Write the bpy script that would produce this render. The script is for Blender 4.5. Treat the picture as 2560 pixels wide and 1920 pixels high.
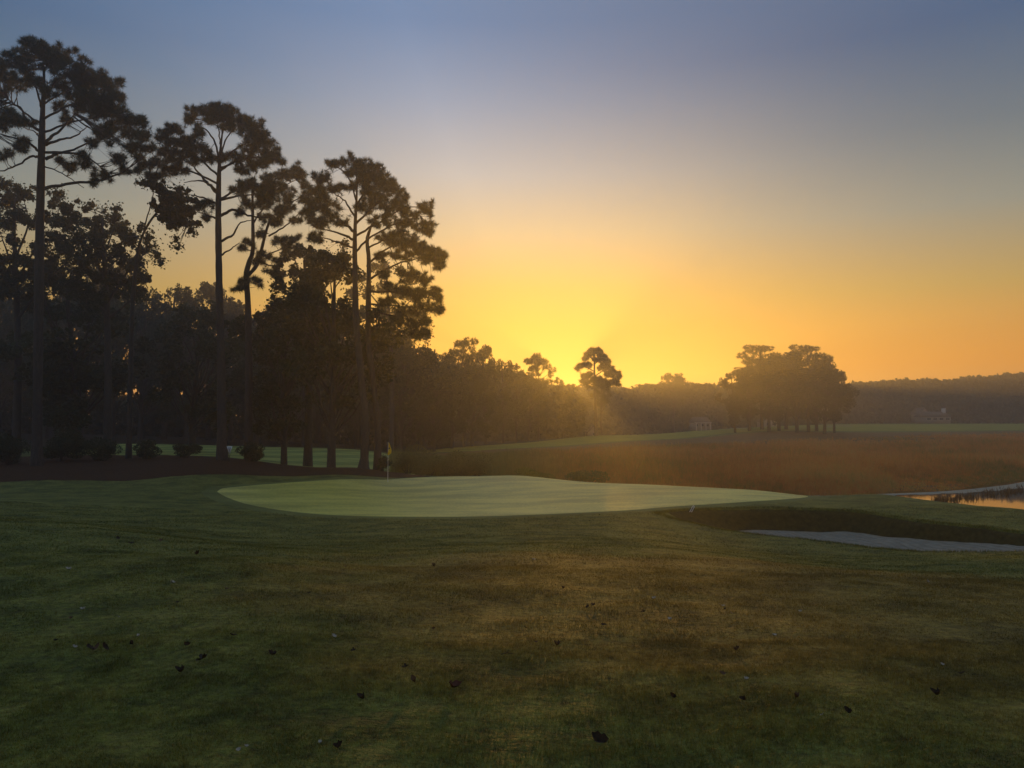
import bpy, math
import numpy as np
from mathutils import Vector

for o in list(bpy.data.objects):
    bpy.data.objects.remove(o)
sc = bpy.context.scene
COL = sc.collection
RNG = np.random.RandomState(7)

# ------------------------------------------------------------------ camera
F = 1934.0                      # focal length in photo pixels (photo is 2560 wide)
EYE = 1.6
PITCH = math.atan(100 / F)      # horizon lies 100 px under the middle of the frame
cam = bpy.data.cameras.new('camera')
cam.sensor_width = 36.0
cam.lens = 36.0 * F / 2560.0
cam.clip_start = 0.05
cam.clip_end = 3000
camo = bpy.data.objects.new('camera', cam)
COL.objects.link(camo)
camo.location = (0, 0, EYE)
camo.rotation_euler = (math.pi / 2 + PITCH, 0, 0)
sc.camera = camo

# ------------------------------------------------------------------ sky, sun, exposure
SUN_AZ = math.radians(4.2)      # to the right of straight ahead
SUN_EL = math.radians(3.9)
world = bpy.data.worlds.new('World')
sc.world = world
world.use_nodes = True
wt = world.node_tree
for n in list(wt.nodes):
    wt.nodes.remove(n)
def wn(kind, **kw):
    n = wt.nodes.new(kind)
    for k, v in kw.items():
        setattr(n, k, v)
    return n
def wmath(op, a, b=None, c=None):
    n = wn('ShaderNodeMath', operation=op)
    for i, v in enumerate((a, b, c)):
        if v is None:
            continue
        if isinstance(v, (int, float)):
            n.inputs[i].default_value = v
        else:
            wt.links.new(v, n.inputs[i])
    return n.outputs[0]
def wramp(fac, stops):
    n = wn('ShaderNodeValToRGB')
    n.color_ramp.interpolation = 'EASE' if False else 'LINEAR'
    els = n.color_ramp.elements
    while len(els) > 1:
        els.remove(els[-1])
    els[0].position = stops[0][0] / 90.0
    els[0].color = (*stops[0][1], 1)
    for e, c in stops[1:]:
        el = els.new(e / 90.0)
        el.color = (*c, 1)
    wt.links.new(fac, n.inputs[0])
    return n.outputs[0]
wout = wn('ShaderNodeOutputWorld')
wbg = wn('ShaderNodeBackground')
wtc = wn('ShaderNodeTexCoord')
wsep = wn('ShaderNodeSeparateXYZ')
wt.links.new(wtc.outputs['Generated'], wsep.inputs[0])
elev = wmath('MULTIPLY', wmath('ARCSINE', wsep.outputs[2]), 2 / math.pi)
elev = wmath('MAXIMUM', elev, 0.0)
az = wmath('ARCTAN2', wsep.outputs[0], wsep.outputs[1])
daz = wmath('ABSOLUTE', wmath('ADD', wmath('SUBTRACT', az, SUN_AZ), wmath('MULTIPLY', elev, .70)))
daz = wmath('MINIMUM', daz, wmath('SUBTRACT', 2 * math.pi, daz))
RAMP_SUN = [(0, (.92, .28, .001)), (2, (.92, .33, .001)), (4, (.92, .36, .002)), (7, (.90, .42, .02)), (10, (.86, .47, .09)),
            (14, (.74, .56, .31)), (18, (.54, .54, .53)), (23, (.30, .385, .52)), (28, (.14, .255, .45)),
            (45, (.19, .28, .43)), (90, (.21, .29, .41))]
RAMP_OFF = [(0, (.80, .24, .003)), (4, (.84, .29, .004)), (9, (.46, .31, .08)), (14, (.235, .26, .22)), (19, (.115, .165, .20)),
            (25, (.042, .105, .21)), (45, (.15, .23, .37)), (90, (.21, .29, .41))]
# behind the viewer: the dusky side of a sunrise sky
RAMP_ANTI = [(0, (.07, .065, .075)), (8, (.10, .09, .11)), (18, (.10, .115, .155)), (30, (.11, .15, .22)), (50, (.16, .23, .35)), (90, (.21, .29, .42))]
c_sun = wramp(elev, RAMP_SUN)
c_off = wramp(elev, RAMP_OFF)
tfac = wn('ShaderNodeMapRange', interpolation_type='SMOOTHSTEP')
tfac.inputs['From Min'].default_value = -math.radians(14)
tfac.inputs['From Max'].default_value = math.radians(38)
wt.links.new(daz, tfac.inputs['Value'])
wmix = wn('ShaderNodeMix', data_type='RGBA')
wt.links.new(tfac.outputs[0], wmix.inputs['Factor'])
wt.links.new(c_sun, wmix.inputs['A'])
wt.links.new(c_off, wmix.inputs['B'])
c_anti = wramp(elev, RAMP_ANTI)
tanti = wn('ShaderNodeMapRange', interpolation_type='SMOOTHSTEP')
tanti.inputs['From Min'].default_value = math.radians(50)
tanti.inputs['From Max'].default_value = math.radians(125)
wt.links.new(daz, tanti.inputs['Value'])
wmix0 = wmix
wmix = wn('ShaderNodeMix', data_type='RGBA')
wt.links.new(tanti.outputs[0], wmix.inputs['Factor'])
wt.links.new(wmix0.outputs['Result'], wmix.inputs['A'])
wt.links.new(c_anti, wmix.inputs['B'])
sky = wn('ShaderNodeTexSky')
sky.sky_type = 'NISHITA'
sky.sun_disc = False
sky.sun_elevation = SUN_EL
sky.sun_rotation = SUN_AZ
sky.air_density = 1.2
sky.dust_density = 3.0
sky.ozone_density = 4.0
wsc = wn('ShaderNodeMix', data_type='RGBA', blend_type='MULTIPLY')
wsc.inputs['Factor'].default_value = 1
wsc.inputs['B'].default_value = (.12, .12, .12, 1)
wt.links.new(sky.outputs[0], wsc.inputs['A'])
wm2 = wn('ShaderNodeMix', data_type='RGBA')
wm2.inputs['Factor'].default_value = .08
wt.links.new(wmix.outputs['Result'], wm2.inputs['A'])
wt.links.new(wsc.outputs['Result'], wm2.inputs['B'])
wt.links.new(wm2.outputs['Result'], wbg.inputs[0])
wbg.inputs[1].default_value = 1.0
wt.links.new(wbg.outputs[0], wout.inputs[0])

sun = bpy.data.lights.new('sun', 'SUN')
sun.energy = 2.7
sun.angle = math.radians(.6)
sun.color = (1.0, .45, .05)
suno = bpy.data.objects.new('sun', sun)
COL.objects.link(suno)
sd = Vector((math.sin(SUN_AZ) * math.cos(SUN_EL), math.cos(SUN_AZ) * math.cos(SUN_EL), math.sin(SUN_EL)))
suno.rotation_euler = (-sd).to_track_quat('-Z', 'Y').to_euler()
suno.location = (20, 40, 40)

sc.view_settings.view_transform = 'Standard'
sc.view_settings.look = 'None'
sc.view_settings.exposure = 0.15
sc.view_settings.gamma = 1.0
sc.cycles.use_denoising = True
sc.cycles.max_bounces = 6
sc.cycles.diffuse_bounces = 2
sc.cycles.glossy_bounces = 2
sc.cycles.transmission_bounces = 3
sc.cycles.volume_bounces = 0
sc.cycles.sample_clamp_indirect = 4.0

# ------------------------------------------------------------------ helpers
CP, SP = math.cos(PITCH), math.sin(PITCH)
def P(px, py, D):
    """Photo pixel + distance along the view axis on the ground -> world point."""
    X = (px - 1280.0) / F
    Y = -(py - 960.0) / F
    dx, dy, dz = X, CP - Y * SP, SP + Y * CP
    s = D / dy
    return np.array((dx * s, D, EYE + dz * s))

def PV(px, py, D):
    px, py, D = [np.asarray(a, float) for a in (px, py, D)]
    X = (px - 1280.0) / F
    Y = -(py - 960.0) / F
    s = D / (CP - Y * SP)
    return np.stack([X * s, D + 0 * s, EYE + (SP + Y * CP) * s], -1)

def mesh(name, V, faces, mat, smooth=False):
    """faces: (M,k) int array, or a list of such arrays."""
    V = np.asarray(V, np.float32).reshape(-1, 3)
    if not isinstance(faces, (list, tuple)):
        faces = [faces]
    faces = [np.asarray(f, np.int32) for f in faces if len(f)]
    me = bpy.data.meshes.new(name)
    me.vertices.add(len(V))
    me.vertices.foreach_set('co', V.ravel())
    idx = np.concatenate([f.ravel() for f in faces])
    tot = np.concatenate([np.full(len(f), f.shape[1], np.int32) for f in faces])
    start = np.concatenate([[0], np.cumsum(tot)[:-1]]).astype(np.int32)
    me.loops.add(len(idx))
    me.loops.foreach_set('vertex_index', idx)
    me.polygons.add(len(tot))
    me.polygons.foreach_set('loop_start', start)
    if smooth:
        me.polygons.foreach_set('use_smooth', np.ones(len(tot), bool))
    me.update(calc_edges=True)
    if mat is not None:
        me.materials.append(mat)
    return me

def link(name, data, parent=None, label=None, cat=None, group=None, kind=None, loc=None):
    o = bpy.data.objects.new(name, data)
    COL.objects.link(o)
    if parent is not None:
        o.parent = parent
    if loc is not None:
        o.location = loc
    if label:
        o['label'] = label
    if cat:
        o['category'] = cat
    if group:
        o['group'] = group
    if kind:
        o['kind'] = kind
    return o

class Acc:
    def __init__(self):
        self.V = []; self.Q = []; self.T = []; self.n = 0
    def add(self, V, Q=None, T=None):
        V = np.asarray(V, float).reshape(-1, 3)
        self.V.append(V)
        if Q is not None and len(Q):
            self.Q.append(np.asarray(Q) + self.n)
        if T is not None and len(T):
            self.T.append(np.asarray(T) + self.n)
        self.n += len(V)
    def mesh(self, name, mat, smooth=False, shift=None):
        V = np.concatenate(self.V)
        if shift is not None:
            V = V - np.asarray(shift)
        fs = []
        if self.Q:
            fs.append(np.concatenate(self.Q))
        if self.T:
            fs.append(np.concatenate(self.T))
        return mesh(name, V, fs, mat, smooth)
    def tube(self, pts, rad, sides=6, cap=True):
        pts = np.asarray(pts, float)
        n = len(pts)
        rad = np.asarray(rad, float) * np.ones(n)
        t = np.gradient(pts, axis=0)
        t /= np.linalg.norm(t, axis=1)[:, None] + 1e-9
        ref = np.array((0.31, 0.95, 0.05)) if abs(t[:, 2]).mean() > .6 else np.array((0.1, 0.2, 1.0))
        a = np.cross(t, ref); a /= np.linalg.norm(a, axis=1)[:, None] + 1e-9
        b = np.cross(t, a)
        an = np.arange(sides) * 2 * math.pi / sides
        ring = (a[:, None, :] * np.cos(an)[None, :, None] + b[:, None, :] * np.sin(an)[None, :, None])
        V = (pts[:, None, :] + ring * rad[:, None, None]).reshape(-1, 3)
        i = np.arange(n - 1)[:, None] * sides
        j = np.arange(sides)[None, :]
        k = (j + 1) % sides
        Q = np.stack([i + j, i + k, i + sides + k, i + sides + j], -1).reshape(-1, 4)
        T = None
        if cap:
            V = np.concatenate([V, pts[-1:]])
            l = (n - 1) * sides
            T = np.stack([l + np.arange(sides), l + (np.arange(sides) + 1) % sides, np.full(sides, n * sides)], -1)
        self.add(V, Q, T)
    def box(self, lo, hi):
        lo, hi = np.asarray(lo, float), np.asarray(hi, float)
        c = np.array([[i, j, k] for k in (0, 1) for j in (0, 1) for i in (0, 1)], float)
        self.add(lo + c * (hi - lo), [[0, 2, 3, 1], [4, 5, 7, 6], [0, 1, 5, 4], [2, 6, 7, 3], [0, 4, 6, 2], [1, 3, 7, 5]])

def spline(pts, n):
    """Catmull-Rom through pts, n samples."""
    p = np.asarray(pts, float)
    p = np.concatenate([[2 * p[0] - p[1]], p, [2 * p[-1] - p[-2]]])
    t = np.linspace(0, len(p) - 3 - 1e-6, n)
    i = t.astype(int)
    f = (t - i)[:, None]
    a, b, c, d = p[i], p[i + 1], p[i + 2], p[i + 3]
    return .5 * (2 * b + (c - a) * f + (2 * a - 5 * b + 4 * c - d) * f ** 2 + (3 * b - a - 3 * c + d) * f ** 3)

def vnoise(x, y, seed=0):
    """Smooth value noise in -1..1."""
    x = np.asarray(x, float); y = np.asarray(y, float)
    xi = np.floor(x).astype(np.int64); yi = np.floor(y).astype(np.int64)
    fx = x - xi; fy = y - yi
    fx = fx * fx * (3 - 2 * fx); fy = fy * fy * (3 - 2 * fy)
    def h(a, b):
        v = (a * 374761393 + b * 668265263 + seed * 974634777) & 0xffffffff
        v = ((v ^ (v >> 13)) * 1274126177) & 0xffffffff
        return ((v ^ (v >> 16)) & 0xffff) / 32767.5 - 1
    return ((h(xi, yi) * (1 - fx) + h(xi + 1, yi) * fx) * (1 - fy)
            + (h(xi, yi + 1) * (1 - fx) + h(xi + 1, yi + 1) * fx) * fy)

def sstep(a, b, x):
    t = np.clip((x - a) / (b - a), 0, 1)
    return t * t * (3 - 2 * t)

def seg_dist(x, y, poly):
    """Distance from points to a polyline."""
    d = np.full(np.shape(x), 1e9)
    for (ax, ay), (bx, by) in zip(poly[:-1], poly[1:]):
        ex, ey = bx - ax, by - ay
        t = np.clip(((x - ax) * ex + (y - ay) * ey) / (ex * ex + ey * ey + 1e-12), 0, 1)
        d = np.minimum(d, np.hypot(x - ax - t * ex, y - ay - t * ey))
    return d

def in_poly(x, y, poly):
    r = np.zeros(np.shape(x), bool)
    n = len(poly)
    for i in range(n):
        ax, ay = poly[i]; bx, by = poly[(i + 1) % n]
        c = ((ay > y) != (by > y))
        with np.errstate(divide='ignore', invalid='ignore'):
            xx = (bx - ax) * (y - ay) / (by - ay) + ax
        r ^= c & (x < xx)
    return r

# ------------------------------------------------------------------ materials
def nodes(name):
    m = bpy.data.materials.new(name)
    m.use_nodes = True
    nt = m.node_tree
    b = nt.nodes['Principled BSDF']
    return m, nt, b
def N(nt, kind, **kw):
    n = nt.nodes.new(kind)
    for k, v in kw.items():
        setattr(n, k, v)
    return n
def noise(nt, scale, detail=3, rough=.55, vec=None, dim=None):
    n = N(nt, 'ShaderNodeTexNoise')
    n.inputs['Scale'].default_value = scale
    n.inputs['Detail'].default_value = detail
    n.inputs['Roughness'].default_value = rough
    if vec is not None:
        nt.links.new(vec, n.inputs['Vector'])
    return n.outputs['Fac']
def ramp(nt, fac, stops):
    n = N(nt, 'ShaderNodeValToRGB')
    els = n.color_ramp.elements
    while len(els) > 1:
        els.remove(els[-1])
    els[0].position = stops[0][0]
    els[0].color = (*stops[0][1], 1)
    for p, c in stops[1:]:
        els.new(p).color = (*c, 1)
    nt.links.new(fac, n.inputs[0])
    return n.outputs[0]
def mix(nt, fac, a, b, blend='MIX'):
    n = N(nt, 'ShaderNodeMix', data_type='RGBA', blend_type=blend)
    for s, v in (('Factor', fac), ('A', a), ('B', b)):
        if isinstance(v, (int, float)):
            n.inputs[s].default_value = v
        elif isinstance(v, tuple):
            n.inputs[s].default_value = (*v, 1)
        else:
            nt.links.new(v, n.inputs[s])
    return n.outputs['Result']
def mth(nt, op, a, b=None, clamp=False):
    n = N(nt, 'ShaderNodeMath', operation=op, use_clamp=clamp)
    for i, v in enumerate((a, b)):
        if v is None:
            continue
        if isinstance(v, (int, float)):
            n.inputs[i].default_value = v
        else:
            nt.links.new(v, n.inputs[i])
    return n.outputs[0]
def bump(nt, bsdf, height, strength, dist):
    n = N(nt, 'ShaderNodeBump')
    n.inputs['Strength'].default_value = strength
    n.inputs['Distance'].default_value = dist
    nt.links.new(height, n.inputs['Height'])
    nt.links.new(n.outputs[0], bsdf.inputs['Normal'])
def geo_pos(nt):
    return N(nt, 'ShaderNodeNewGeometry').outputs['Position']
def mapped(nt, vec, scale, rot=0):
    n = N(nt, 'ShaderNodeMapping')
    n.inputs['Scale'].default_value = scale
    n.inputs['Rotation'].default_value = (0, 0, rot)
    nt.links.new(vec, n.inputs['Vector'])
    return n.outputs[0]

def plain(name, col, rough=.7, var=.15, scale=6.0, spec=.3):
    m, nt, b = nodes(name)
    v = noise(nt, scale, 3, .6, geo_pos(nt))
    c = ramp(nt, v, [(.3, tuple(x * (1 - var) for x in col)), (.7, tuple(min(1, x * (1 + var)) for x in col))])
    nt.links.new(c, b.inputs['Base Color'])
    b.inputs['Roughness'].default_value = rough
    b.inputs['Specular IOR Level'].default_value = spec
    return m

def turf_colour(nt, pos):
    """Mown grass: green with a dormant tawny drift through the middle of the fairway."""
    big = noise(nt, .22, 3, .6, pos)
    mid = noise(nt, 1.1, 4, .65, pos)
    fine = noise(nt, 14.0, 4, .7, pos)
    green = ramp(nt, mid, [(.38, (.070, .088, .012)), (.5, (.120, .136, .020)), (.64, (.178, .182, .034))])
    tawny = ramp(nt, mid, [(.38, (.150, .104, .018)), (.52, (.235, .160, .028)), (.66, (.310, .210, .044))])
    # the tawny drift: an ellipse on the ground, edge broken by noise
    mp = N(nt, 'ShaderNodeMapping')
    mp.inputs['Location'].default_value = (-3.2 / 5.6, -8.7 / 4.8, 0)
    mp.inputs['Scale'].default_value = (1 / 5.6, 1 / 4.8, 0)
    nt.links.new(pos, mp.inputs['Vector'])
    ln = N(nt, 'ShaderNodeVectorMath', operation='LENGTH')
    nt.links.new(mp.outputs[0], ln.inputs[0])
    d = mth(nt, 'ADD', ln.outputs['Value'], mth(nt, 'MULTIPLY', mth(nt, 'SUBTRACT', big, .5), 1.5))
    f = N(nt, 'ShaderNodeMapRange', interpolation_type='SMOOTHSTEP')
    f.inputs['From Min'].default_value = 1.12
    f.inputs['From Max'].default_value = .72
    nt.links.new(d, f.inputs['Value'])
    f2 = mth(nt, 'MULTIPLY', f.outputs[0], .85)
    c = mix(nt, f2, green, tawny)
    return mix(nt, 1.0, c, ramp(nt, fine, [(.32, (.45, .45, .45)), (.68, (1.4, 1.4, 1.35))]), 'MULTIPLY'), fine, mid

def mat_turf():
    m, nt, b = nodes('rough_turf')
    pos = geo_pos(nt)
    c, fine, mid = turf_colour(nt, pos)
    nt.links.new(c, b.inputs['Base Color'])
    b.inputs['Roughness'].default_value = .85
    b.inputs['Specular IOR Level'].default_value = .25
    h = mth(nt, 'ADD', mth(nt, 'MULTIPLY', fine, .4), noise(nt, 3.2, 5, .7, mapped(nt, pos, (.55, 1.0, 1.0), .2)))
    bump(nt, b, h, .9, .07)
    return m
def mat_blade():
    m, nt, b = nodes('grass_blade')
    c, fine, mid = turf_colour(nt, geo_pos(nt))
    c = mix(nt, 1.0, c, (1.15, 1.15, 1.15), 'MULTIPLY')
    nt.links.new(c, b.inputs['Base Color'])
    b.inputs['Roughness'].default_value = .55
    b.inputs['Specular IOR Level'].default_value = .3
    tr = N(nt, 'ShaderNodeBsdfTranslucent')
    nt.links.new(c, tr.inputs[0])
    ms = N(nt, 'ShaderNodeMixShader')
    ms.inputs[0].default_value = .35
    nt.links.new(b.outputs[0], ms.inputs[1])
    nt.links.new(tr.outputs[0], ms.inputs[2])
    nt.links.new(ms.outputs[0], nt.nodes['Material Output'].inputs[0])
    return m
def mat_green(name, lo, hi, stripe=None, bscale=60.0, rough=.6, sheen=.4, spec=.35):
    m, nt, b = nodes(name)
    pos = geo_pos(nt)
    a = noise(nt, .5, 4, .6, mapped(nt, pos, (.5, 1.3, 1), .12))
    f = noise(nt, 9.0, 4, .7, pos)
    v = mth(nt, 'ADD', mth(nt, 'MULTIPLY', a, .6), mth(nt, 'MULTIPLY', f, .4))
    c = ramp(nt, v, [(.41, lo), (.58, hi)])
    if stripe:
        w = N(nt, 'ShaderNodeTexWave', wave_type='BANDS', bands_direction='X')
        w.inputs['Scale'].default_value = stripe[0]
        w.inputs['Distortion'].default_value = .6
        w.inputs['Detail Scale'].default_value = .3
        nt.links.new(mapped(nt, pos, (1, 1, 1), stripe[1]), w.inputs['Vector'])
        c = mix(nt, 1.0, c, ramp(nt, w.outputs['Fac'], [(.35, (.72, .78, .72)), (.65, (1.15, 1.12, 1.1))]), 'MULTIPLY')
    nt.links.new(c, b.inputs['Base Color'])
    b.inputs['Roughness'].default_value = rough
    b.inputs['Specular IOR Level'].default_value = spec
    b.inputs['Sheen Weight'].default_value = sheen
    b.inputs['Sheen Roughness'].default_value = .4
    b.inputs['Sheen Tint'].default_value = (.9, 1.0, .75, 1)
    h = mth(nt, 'ADD', noise(nt, bscale, 3, .7, pos), mth(nt, 'MULTIPLY', noise(nt, 1.4, 4, .6, pos), 2.0))
    bump(nt, b, h, .35, .012)
    return m
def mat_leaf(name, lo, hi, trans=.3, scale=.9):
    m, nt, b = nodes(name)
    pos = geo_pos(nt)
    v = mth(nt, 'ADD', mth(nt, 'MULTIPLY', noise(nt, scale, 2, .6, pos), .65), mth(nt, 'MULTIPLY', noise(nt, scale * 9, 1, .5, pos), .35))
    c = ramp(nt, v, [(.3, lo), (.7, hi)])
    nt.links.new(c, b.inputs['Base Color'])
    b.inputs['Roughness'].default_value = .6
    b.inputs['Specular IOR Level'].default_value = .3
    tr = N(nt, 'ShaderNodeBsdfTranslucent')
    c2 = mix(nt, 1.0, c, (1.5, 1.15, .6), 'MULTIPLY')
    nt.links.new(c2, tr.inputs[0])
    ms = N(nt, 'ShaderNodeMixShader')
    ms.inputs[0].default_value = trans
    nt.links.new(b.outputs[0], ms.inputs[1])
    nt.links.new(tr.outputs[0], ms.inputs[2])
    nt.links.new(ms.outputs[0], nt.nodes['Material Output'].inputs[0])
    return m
def mat_bark(name, lo, hi):
    m, nt, b = nodes(name)
    pos = geo_pos(nt)
    v = noise(nt, 5.0, 5, .7, mapped(nt, pos, (2.2, 2.2, .55)))
    nt.links.new(ramp(nt, v, [(.3, lo), (.7, hi)]), b.inputs['Base Color'])
    b.inputs['Roughness'].default_value = .9
    bump(nt, b, v, .8, .05)
    return m
def mat_sand():
    m, nt, b = nodes('bunker_sand')
    pos = geo_pos(nt)
    v = noise(nt, 4.0, 5, .65, pos)
    nt.links.new(ramp(nt, v, [(.3, (.21, .18, .125)), (.7, (.31, .27, .19))]), b.inputs['Base Color'])
    b.inputs['Roughness'].default_value = .95
    w = N(nt, 'ShaderNodeTexWave', wave_type='BANDS', bands_direction='X')
    w.inputs['Scale'].default_value = 1.5
    w.inputs['Distortion'].default_value = 5.0
    w.inputs['Detail'].default_value = 3
    nt.links.new(mapped(nt, pos, (1, .35, 1), -.35), w.inputs['Vector'])
    bump(nt, b, mth(nt, 'ADD', w.outputs['Fac'], noise(nt, 9, 4, .7, pos)), .7, .05)
    return m
def mat_litter(name, lo, hi, scale=7.0):
    m, nt, b = nodes(name)
    pos = geo_pos(nt)
    v = noise(nt, scale, 6, .75, pos)
    nt.links.new(ramp(nt, v, [(.3, lo), (.7, hi)]), b.inputs['Base Color'])
    b.inputs['Roughness'].default_value = .95
    b.inputs['Specular IOR Level'].default_value = .1
    bump(nt, b, v, .9, .08)
    return m
def mat_water():
    m, nt, b = nodes('pond_water')
    b.inputs['Base Color'].default_value = (.012, .014, .010, 1)
    b.inputs['Roughness'].default_value = .03
    b.inputs['IOR'].default_value = 1.33
    b.inputs['Specular IOR Level'].default_value = .5
    bump(nt, b, noise(nt, 1.2, 3, .5, mapped(nt, geo_pos(nt), (.4, 1.2, 1))), .015, .02)
    return m

M = dict(
    turf=mat_turf(), blade=mat_blade(),
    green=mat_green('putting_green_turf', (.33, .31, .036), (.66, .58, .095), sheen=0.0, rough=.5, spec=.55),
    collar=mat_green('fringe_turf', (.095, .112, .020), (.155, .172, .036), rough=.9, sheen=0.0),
    fairway=mat_green('fairway_turf', (.20, .235, .055), (.34, .37, .10), stripe=(.055, .55), sheen=0.0, rough=.9, spec=.12),
    ridge=mat_green('far_fairway_turf', (.20, .205, .035), (.33, .32, .06), sheen=0.0, rough=.95, spec=.05),
    sand=mat_sand(), water=mat_water(),
    straw=mat_litter('pine_straw', (.035, .018, .010), (.085, .042, .022)),
    litter=mat_litter('wood_floor', (.020, .016, .010), (.050, .036, .020), 3.0),
    mud=mat_litter('marsh_mud', (.14, .075, .028), (.26, .14, .055), 1.0),
    scum=plain('pond_scum', (.17, .19, .14), .5, .2, 3.0),
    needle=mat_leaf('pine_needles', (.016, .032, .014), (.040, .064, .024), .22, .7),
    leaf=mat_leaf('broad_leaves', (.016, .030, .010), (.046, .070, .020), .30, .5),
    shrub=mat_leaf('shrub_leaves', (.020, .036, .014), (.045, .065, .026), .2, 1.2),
    marshbush=mat_leaf('marsh_bush_leaves', (.10, .12, .040), (.21, .225, .080), .4, .6),
    limebush=mat_leaf('lime_bush_leaves', (.14, .15, .022), (.28, .28, .045), .4, .8),
    bark=mat_bark('pine_bark', (.030, .024, .020), (.085, .068, .056)),
    bark2=mat_bark('broadleaf_bark', (.026, .023, .019), (.070, .062, .052)),
    white=plain('white_paint', (.78, .78, .75), .45, .05),
    yellow=mat_leaf('flag_cloth', (.70, .62, .02), (.82, .74, .03), .5, 3.0),
    black=plain('flag_emblem', (.015, .017, .012), .7),
    wall=plain('pale_siding', (.38, .34, .28), .8, .08, 2.0),
    roof=plain('roof_shingle', (.12, .10, .085), .9, .2, 3.0),
    glass=plain('dark_pane', (.03, .035, .04), .15, .1, 1.0, .6),
    trim=plain('white_trim', (.68, .63, .55), .6, .05),
    leaf_dark=plain('dead_leaf_dark', (.032, .022, .014), .8, .35, 40.0, .2),
    leaf_brown=plain('dead_leaf_brown', (.095, .050, .024), .75, .35, 40.0, .3),
    leaf_red=plain('dead_leaf_red', (.075, .022, .014), .7, .35, 40.0, .3),
    leaf_pale=plain('dead_leaf_pale', (.42, .38, .30), .6, .2, 40.0, .4),
    twig=plain('twig_bark', (.05, .036, .024), .9, .3, 30.0),
)

# ------------------------------------------------------------------ terrain
CTRL = []
def cxyz(*pts):
    CTRL.extend(np.array(p, float) for p in pts)
def cpx(*pts):
    CTRL.extend(P(*p) for p in pts)
cxyz((0, 0, 0), (-6, 0, .1), (6, 0, -.05), (0, -4, 0), (-8, 3, .12), (8, 3, -.1))
cpx((0, 1920, 3.55), (1280, 1920, 3.6), (2560, 1920, 3.6), (0, 1700, 5.0), (1280, 1700, 4.9), (2560, 1700, 4.95),
    (0, 1500, 7.2), (1280, 1500, 7.6), (2560, 1500, 8.2), (0, 1400, 9.6), (640, 1400, 9.8), (1280, 1400, 11.0),
    (1900, 1410, 12.0), (2560, 1415, 13.2), (0, 1303, 13.6), (300, 1341, 12.4), (560, 1377, 11.2), (850, 1405, 11.0),
    (0, 1290, 22), (0, 1255, 28), (300, 1300, 23), (560, 1320, 22), (850, 1335, 21), (1280, 1330, 20.5),
    (1280, 1365, 15), (850, 1370, 15), (560, 1352, 16.5), (1600, 1350, 18),
    (0, 1212, 38), (300, 1208, 39), (700, 1196, 41), (400, 1235, 34), (480, 1268, 29.5),
    (545, 1230, 36), (950, 1293, 26.5), (1280, 1290, 27), (1600, 1277, 28.3), (2020, 1242, 33.5), (1300, 1192, 48),
    (1600, 1212, 42), (1900, 1228, 37.5), (970, 1207, 42.5), (1150, 1192, 47.5), (1280, 1240, 35), (760, 1250, 33),
    (1640, 1284, 27.2), (1800, 1322, 24.5), (1900, 1336, 23.4), (2060, 1354, 22), (2180, 1370, 20.3), (2300, 1378, 19), (2560, 1378, 17.5),
    (1727, 1274, 28.3), (1920, 1269, 28.6), (2060, 1272, 28.2), (2180, 1283, 27), (2300, 1301, 25), (2430, 1315, 23.6), (2560, 1331, 22),
    (2200, 1240, 36), (2400, 1262, 32), (2560, 1276, 29.5), (2800, 1300, 27))
cxyz((.3, 54, -2.7), (8, 52, -2.8), (16, 49.5, -2.95), (-5, 57, -2.4), (22, 42, -3.6), (18, 45.5, -3.5), (27, 36, -3.6), (30, 48, -4.2),
     (26, 50, -4.0), (40, 57, -4.2), (36, 44, -4.2), (18.5, 51.5, -3.25), (30, 54.5, -3.2), (42, 64.5, -3.2), (52, 70, -3.2), (24, 54, -3.05),
     (5, 70, -2.6), (20, 75, -2.9), (45, 80, -2.9), (10, 100, -2.2), (40, 110, -2.4), (70, 110, -2.4), (0, 80, -2.5),
     (60, 150, -1.5), (30, 132, -1.8), (100, 150, -1.5), (15, 118, -1.8))
cpx((1000, 1132, 95), (1250, 1112, 120), (1480, 1090, 155), (1740, 1078, 172), (1950, 1074, 168), (2100, 1065, 200), (2300, 1062, 230),
    (2560, 1060, 250), (1250, 1124, 100), (1480, 1110, 125), (1740, 1093, 150),
    (1500, 1096, 190), (1600, 1092, 205), (1700, 1086, 220), (1400, 1104, 185), (1800, 1076, 225),
    (100, 1165, 44), (553, 1150, 46), (905, 1172, 46.5), (620, 1150, 52), (300, 1118, 75), (300, 1134, 60), (700, 1120, 85),
    (900, 1126, 85), (700, 1160, 55), (900, 1180, 52), (985, 1182, 50), (0, 1140, 60), (-400, 1160, 50), (-400, 1220, 34))
cxyz((0, 300, 1.8), (200, 300, 1.8), (-200, 300, 2), (0, 600, 3), (400, 600, 3), (-400, 600, 3), (-120, 130, .5), (-60, 110, 0))
CTRL = np.array(CTRL)

def uv(x, y):
    y = np.maximum(y, -6.0)
    return np.clip(x / (y + 12.0), -1.6, 1.6) * 2.0, np.log(y + 12.0)
def tps_k(r2):
    return r2 * np.log(r2 + 1e-12) * .5
cu, cv = uv(CTRL[:, 0], CTRL[:, 1])
nC = len(cu)
A = np.zeros((nC + 3, nC + 3))
A[:nC, :nC] = tps_k((cu[:, None] - cu) ** 2 + (cv[:, None] - cv) ** 2) + np.eye(nC) * 2e-4
A[:nC, nC] = 1; A[:nC, nC + 1] = cu; A[:nC, nC + 2] = cv
A[nC:, :nC] = A[:nC, nC:].T
wts = np.linalg.solve(A, np.concatenate([CTRL[:, 2], [0, 0, 0]]))

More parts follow.
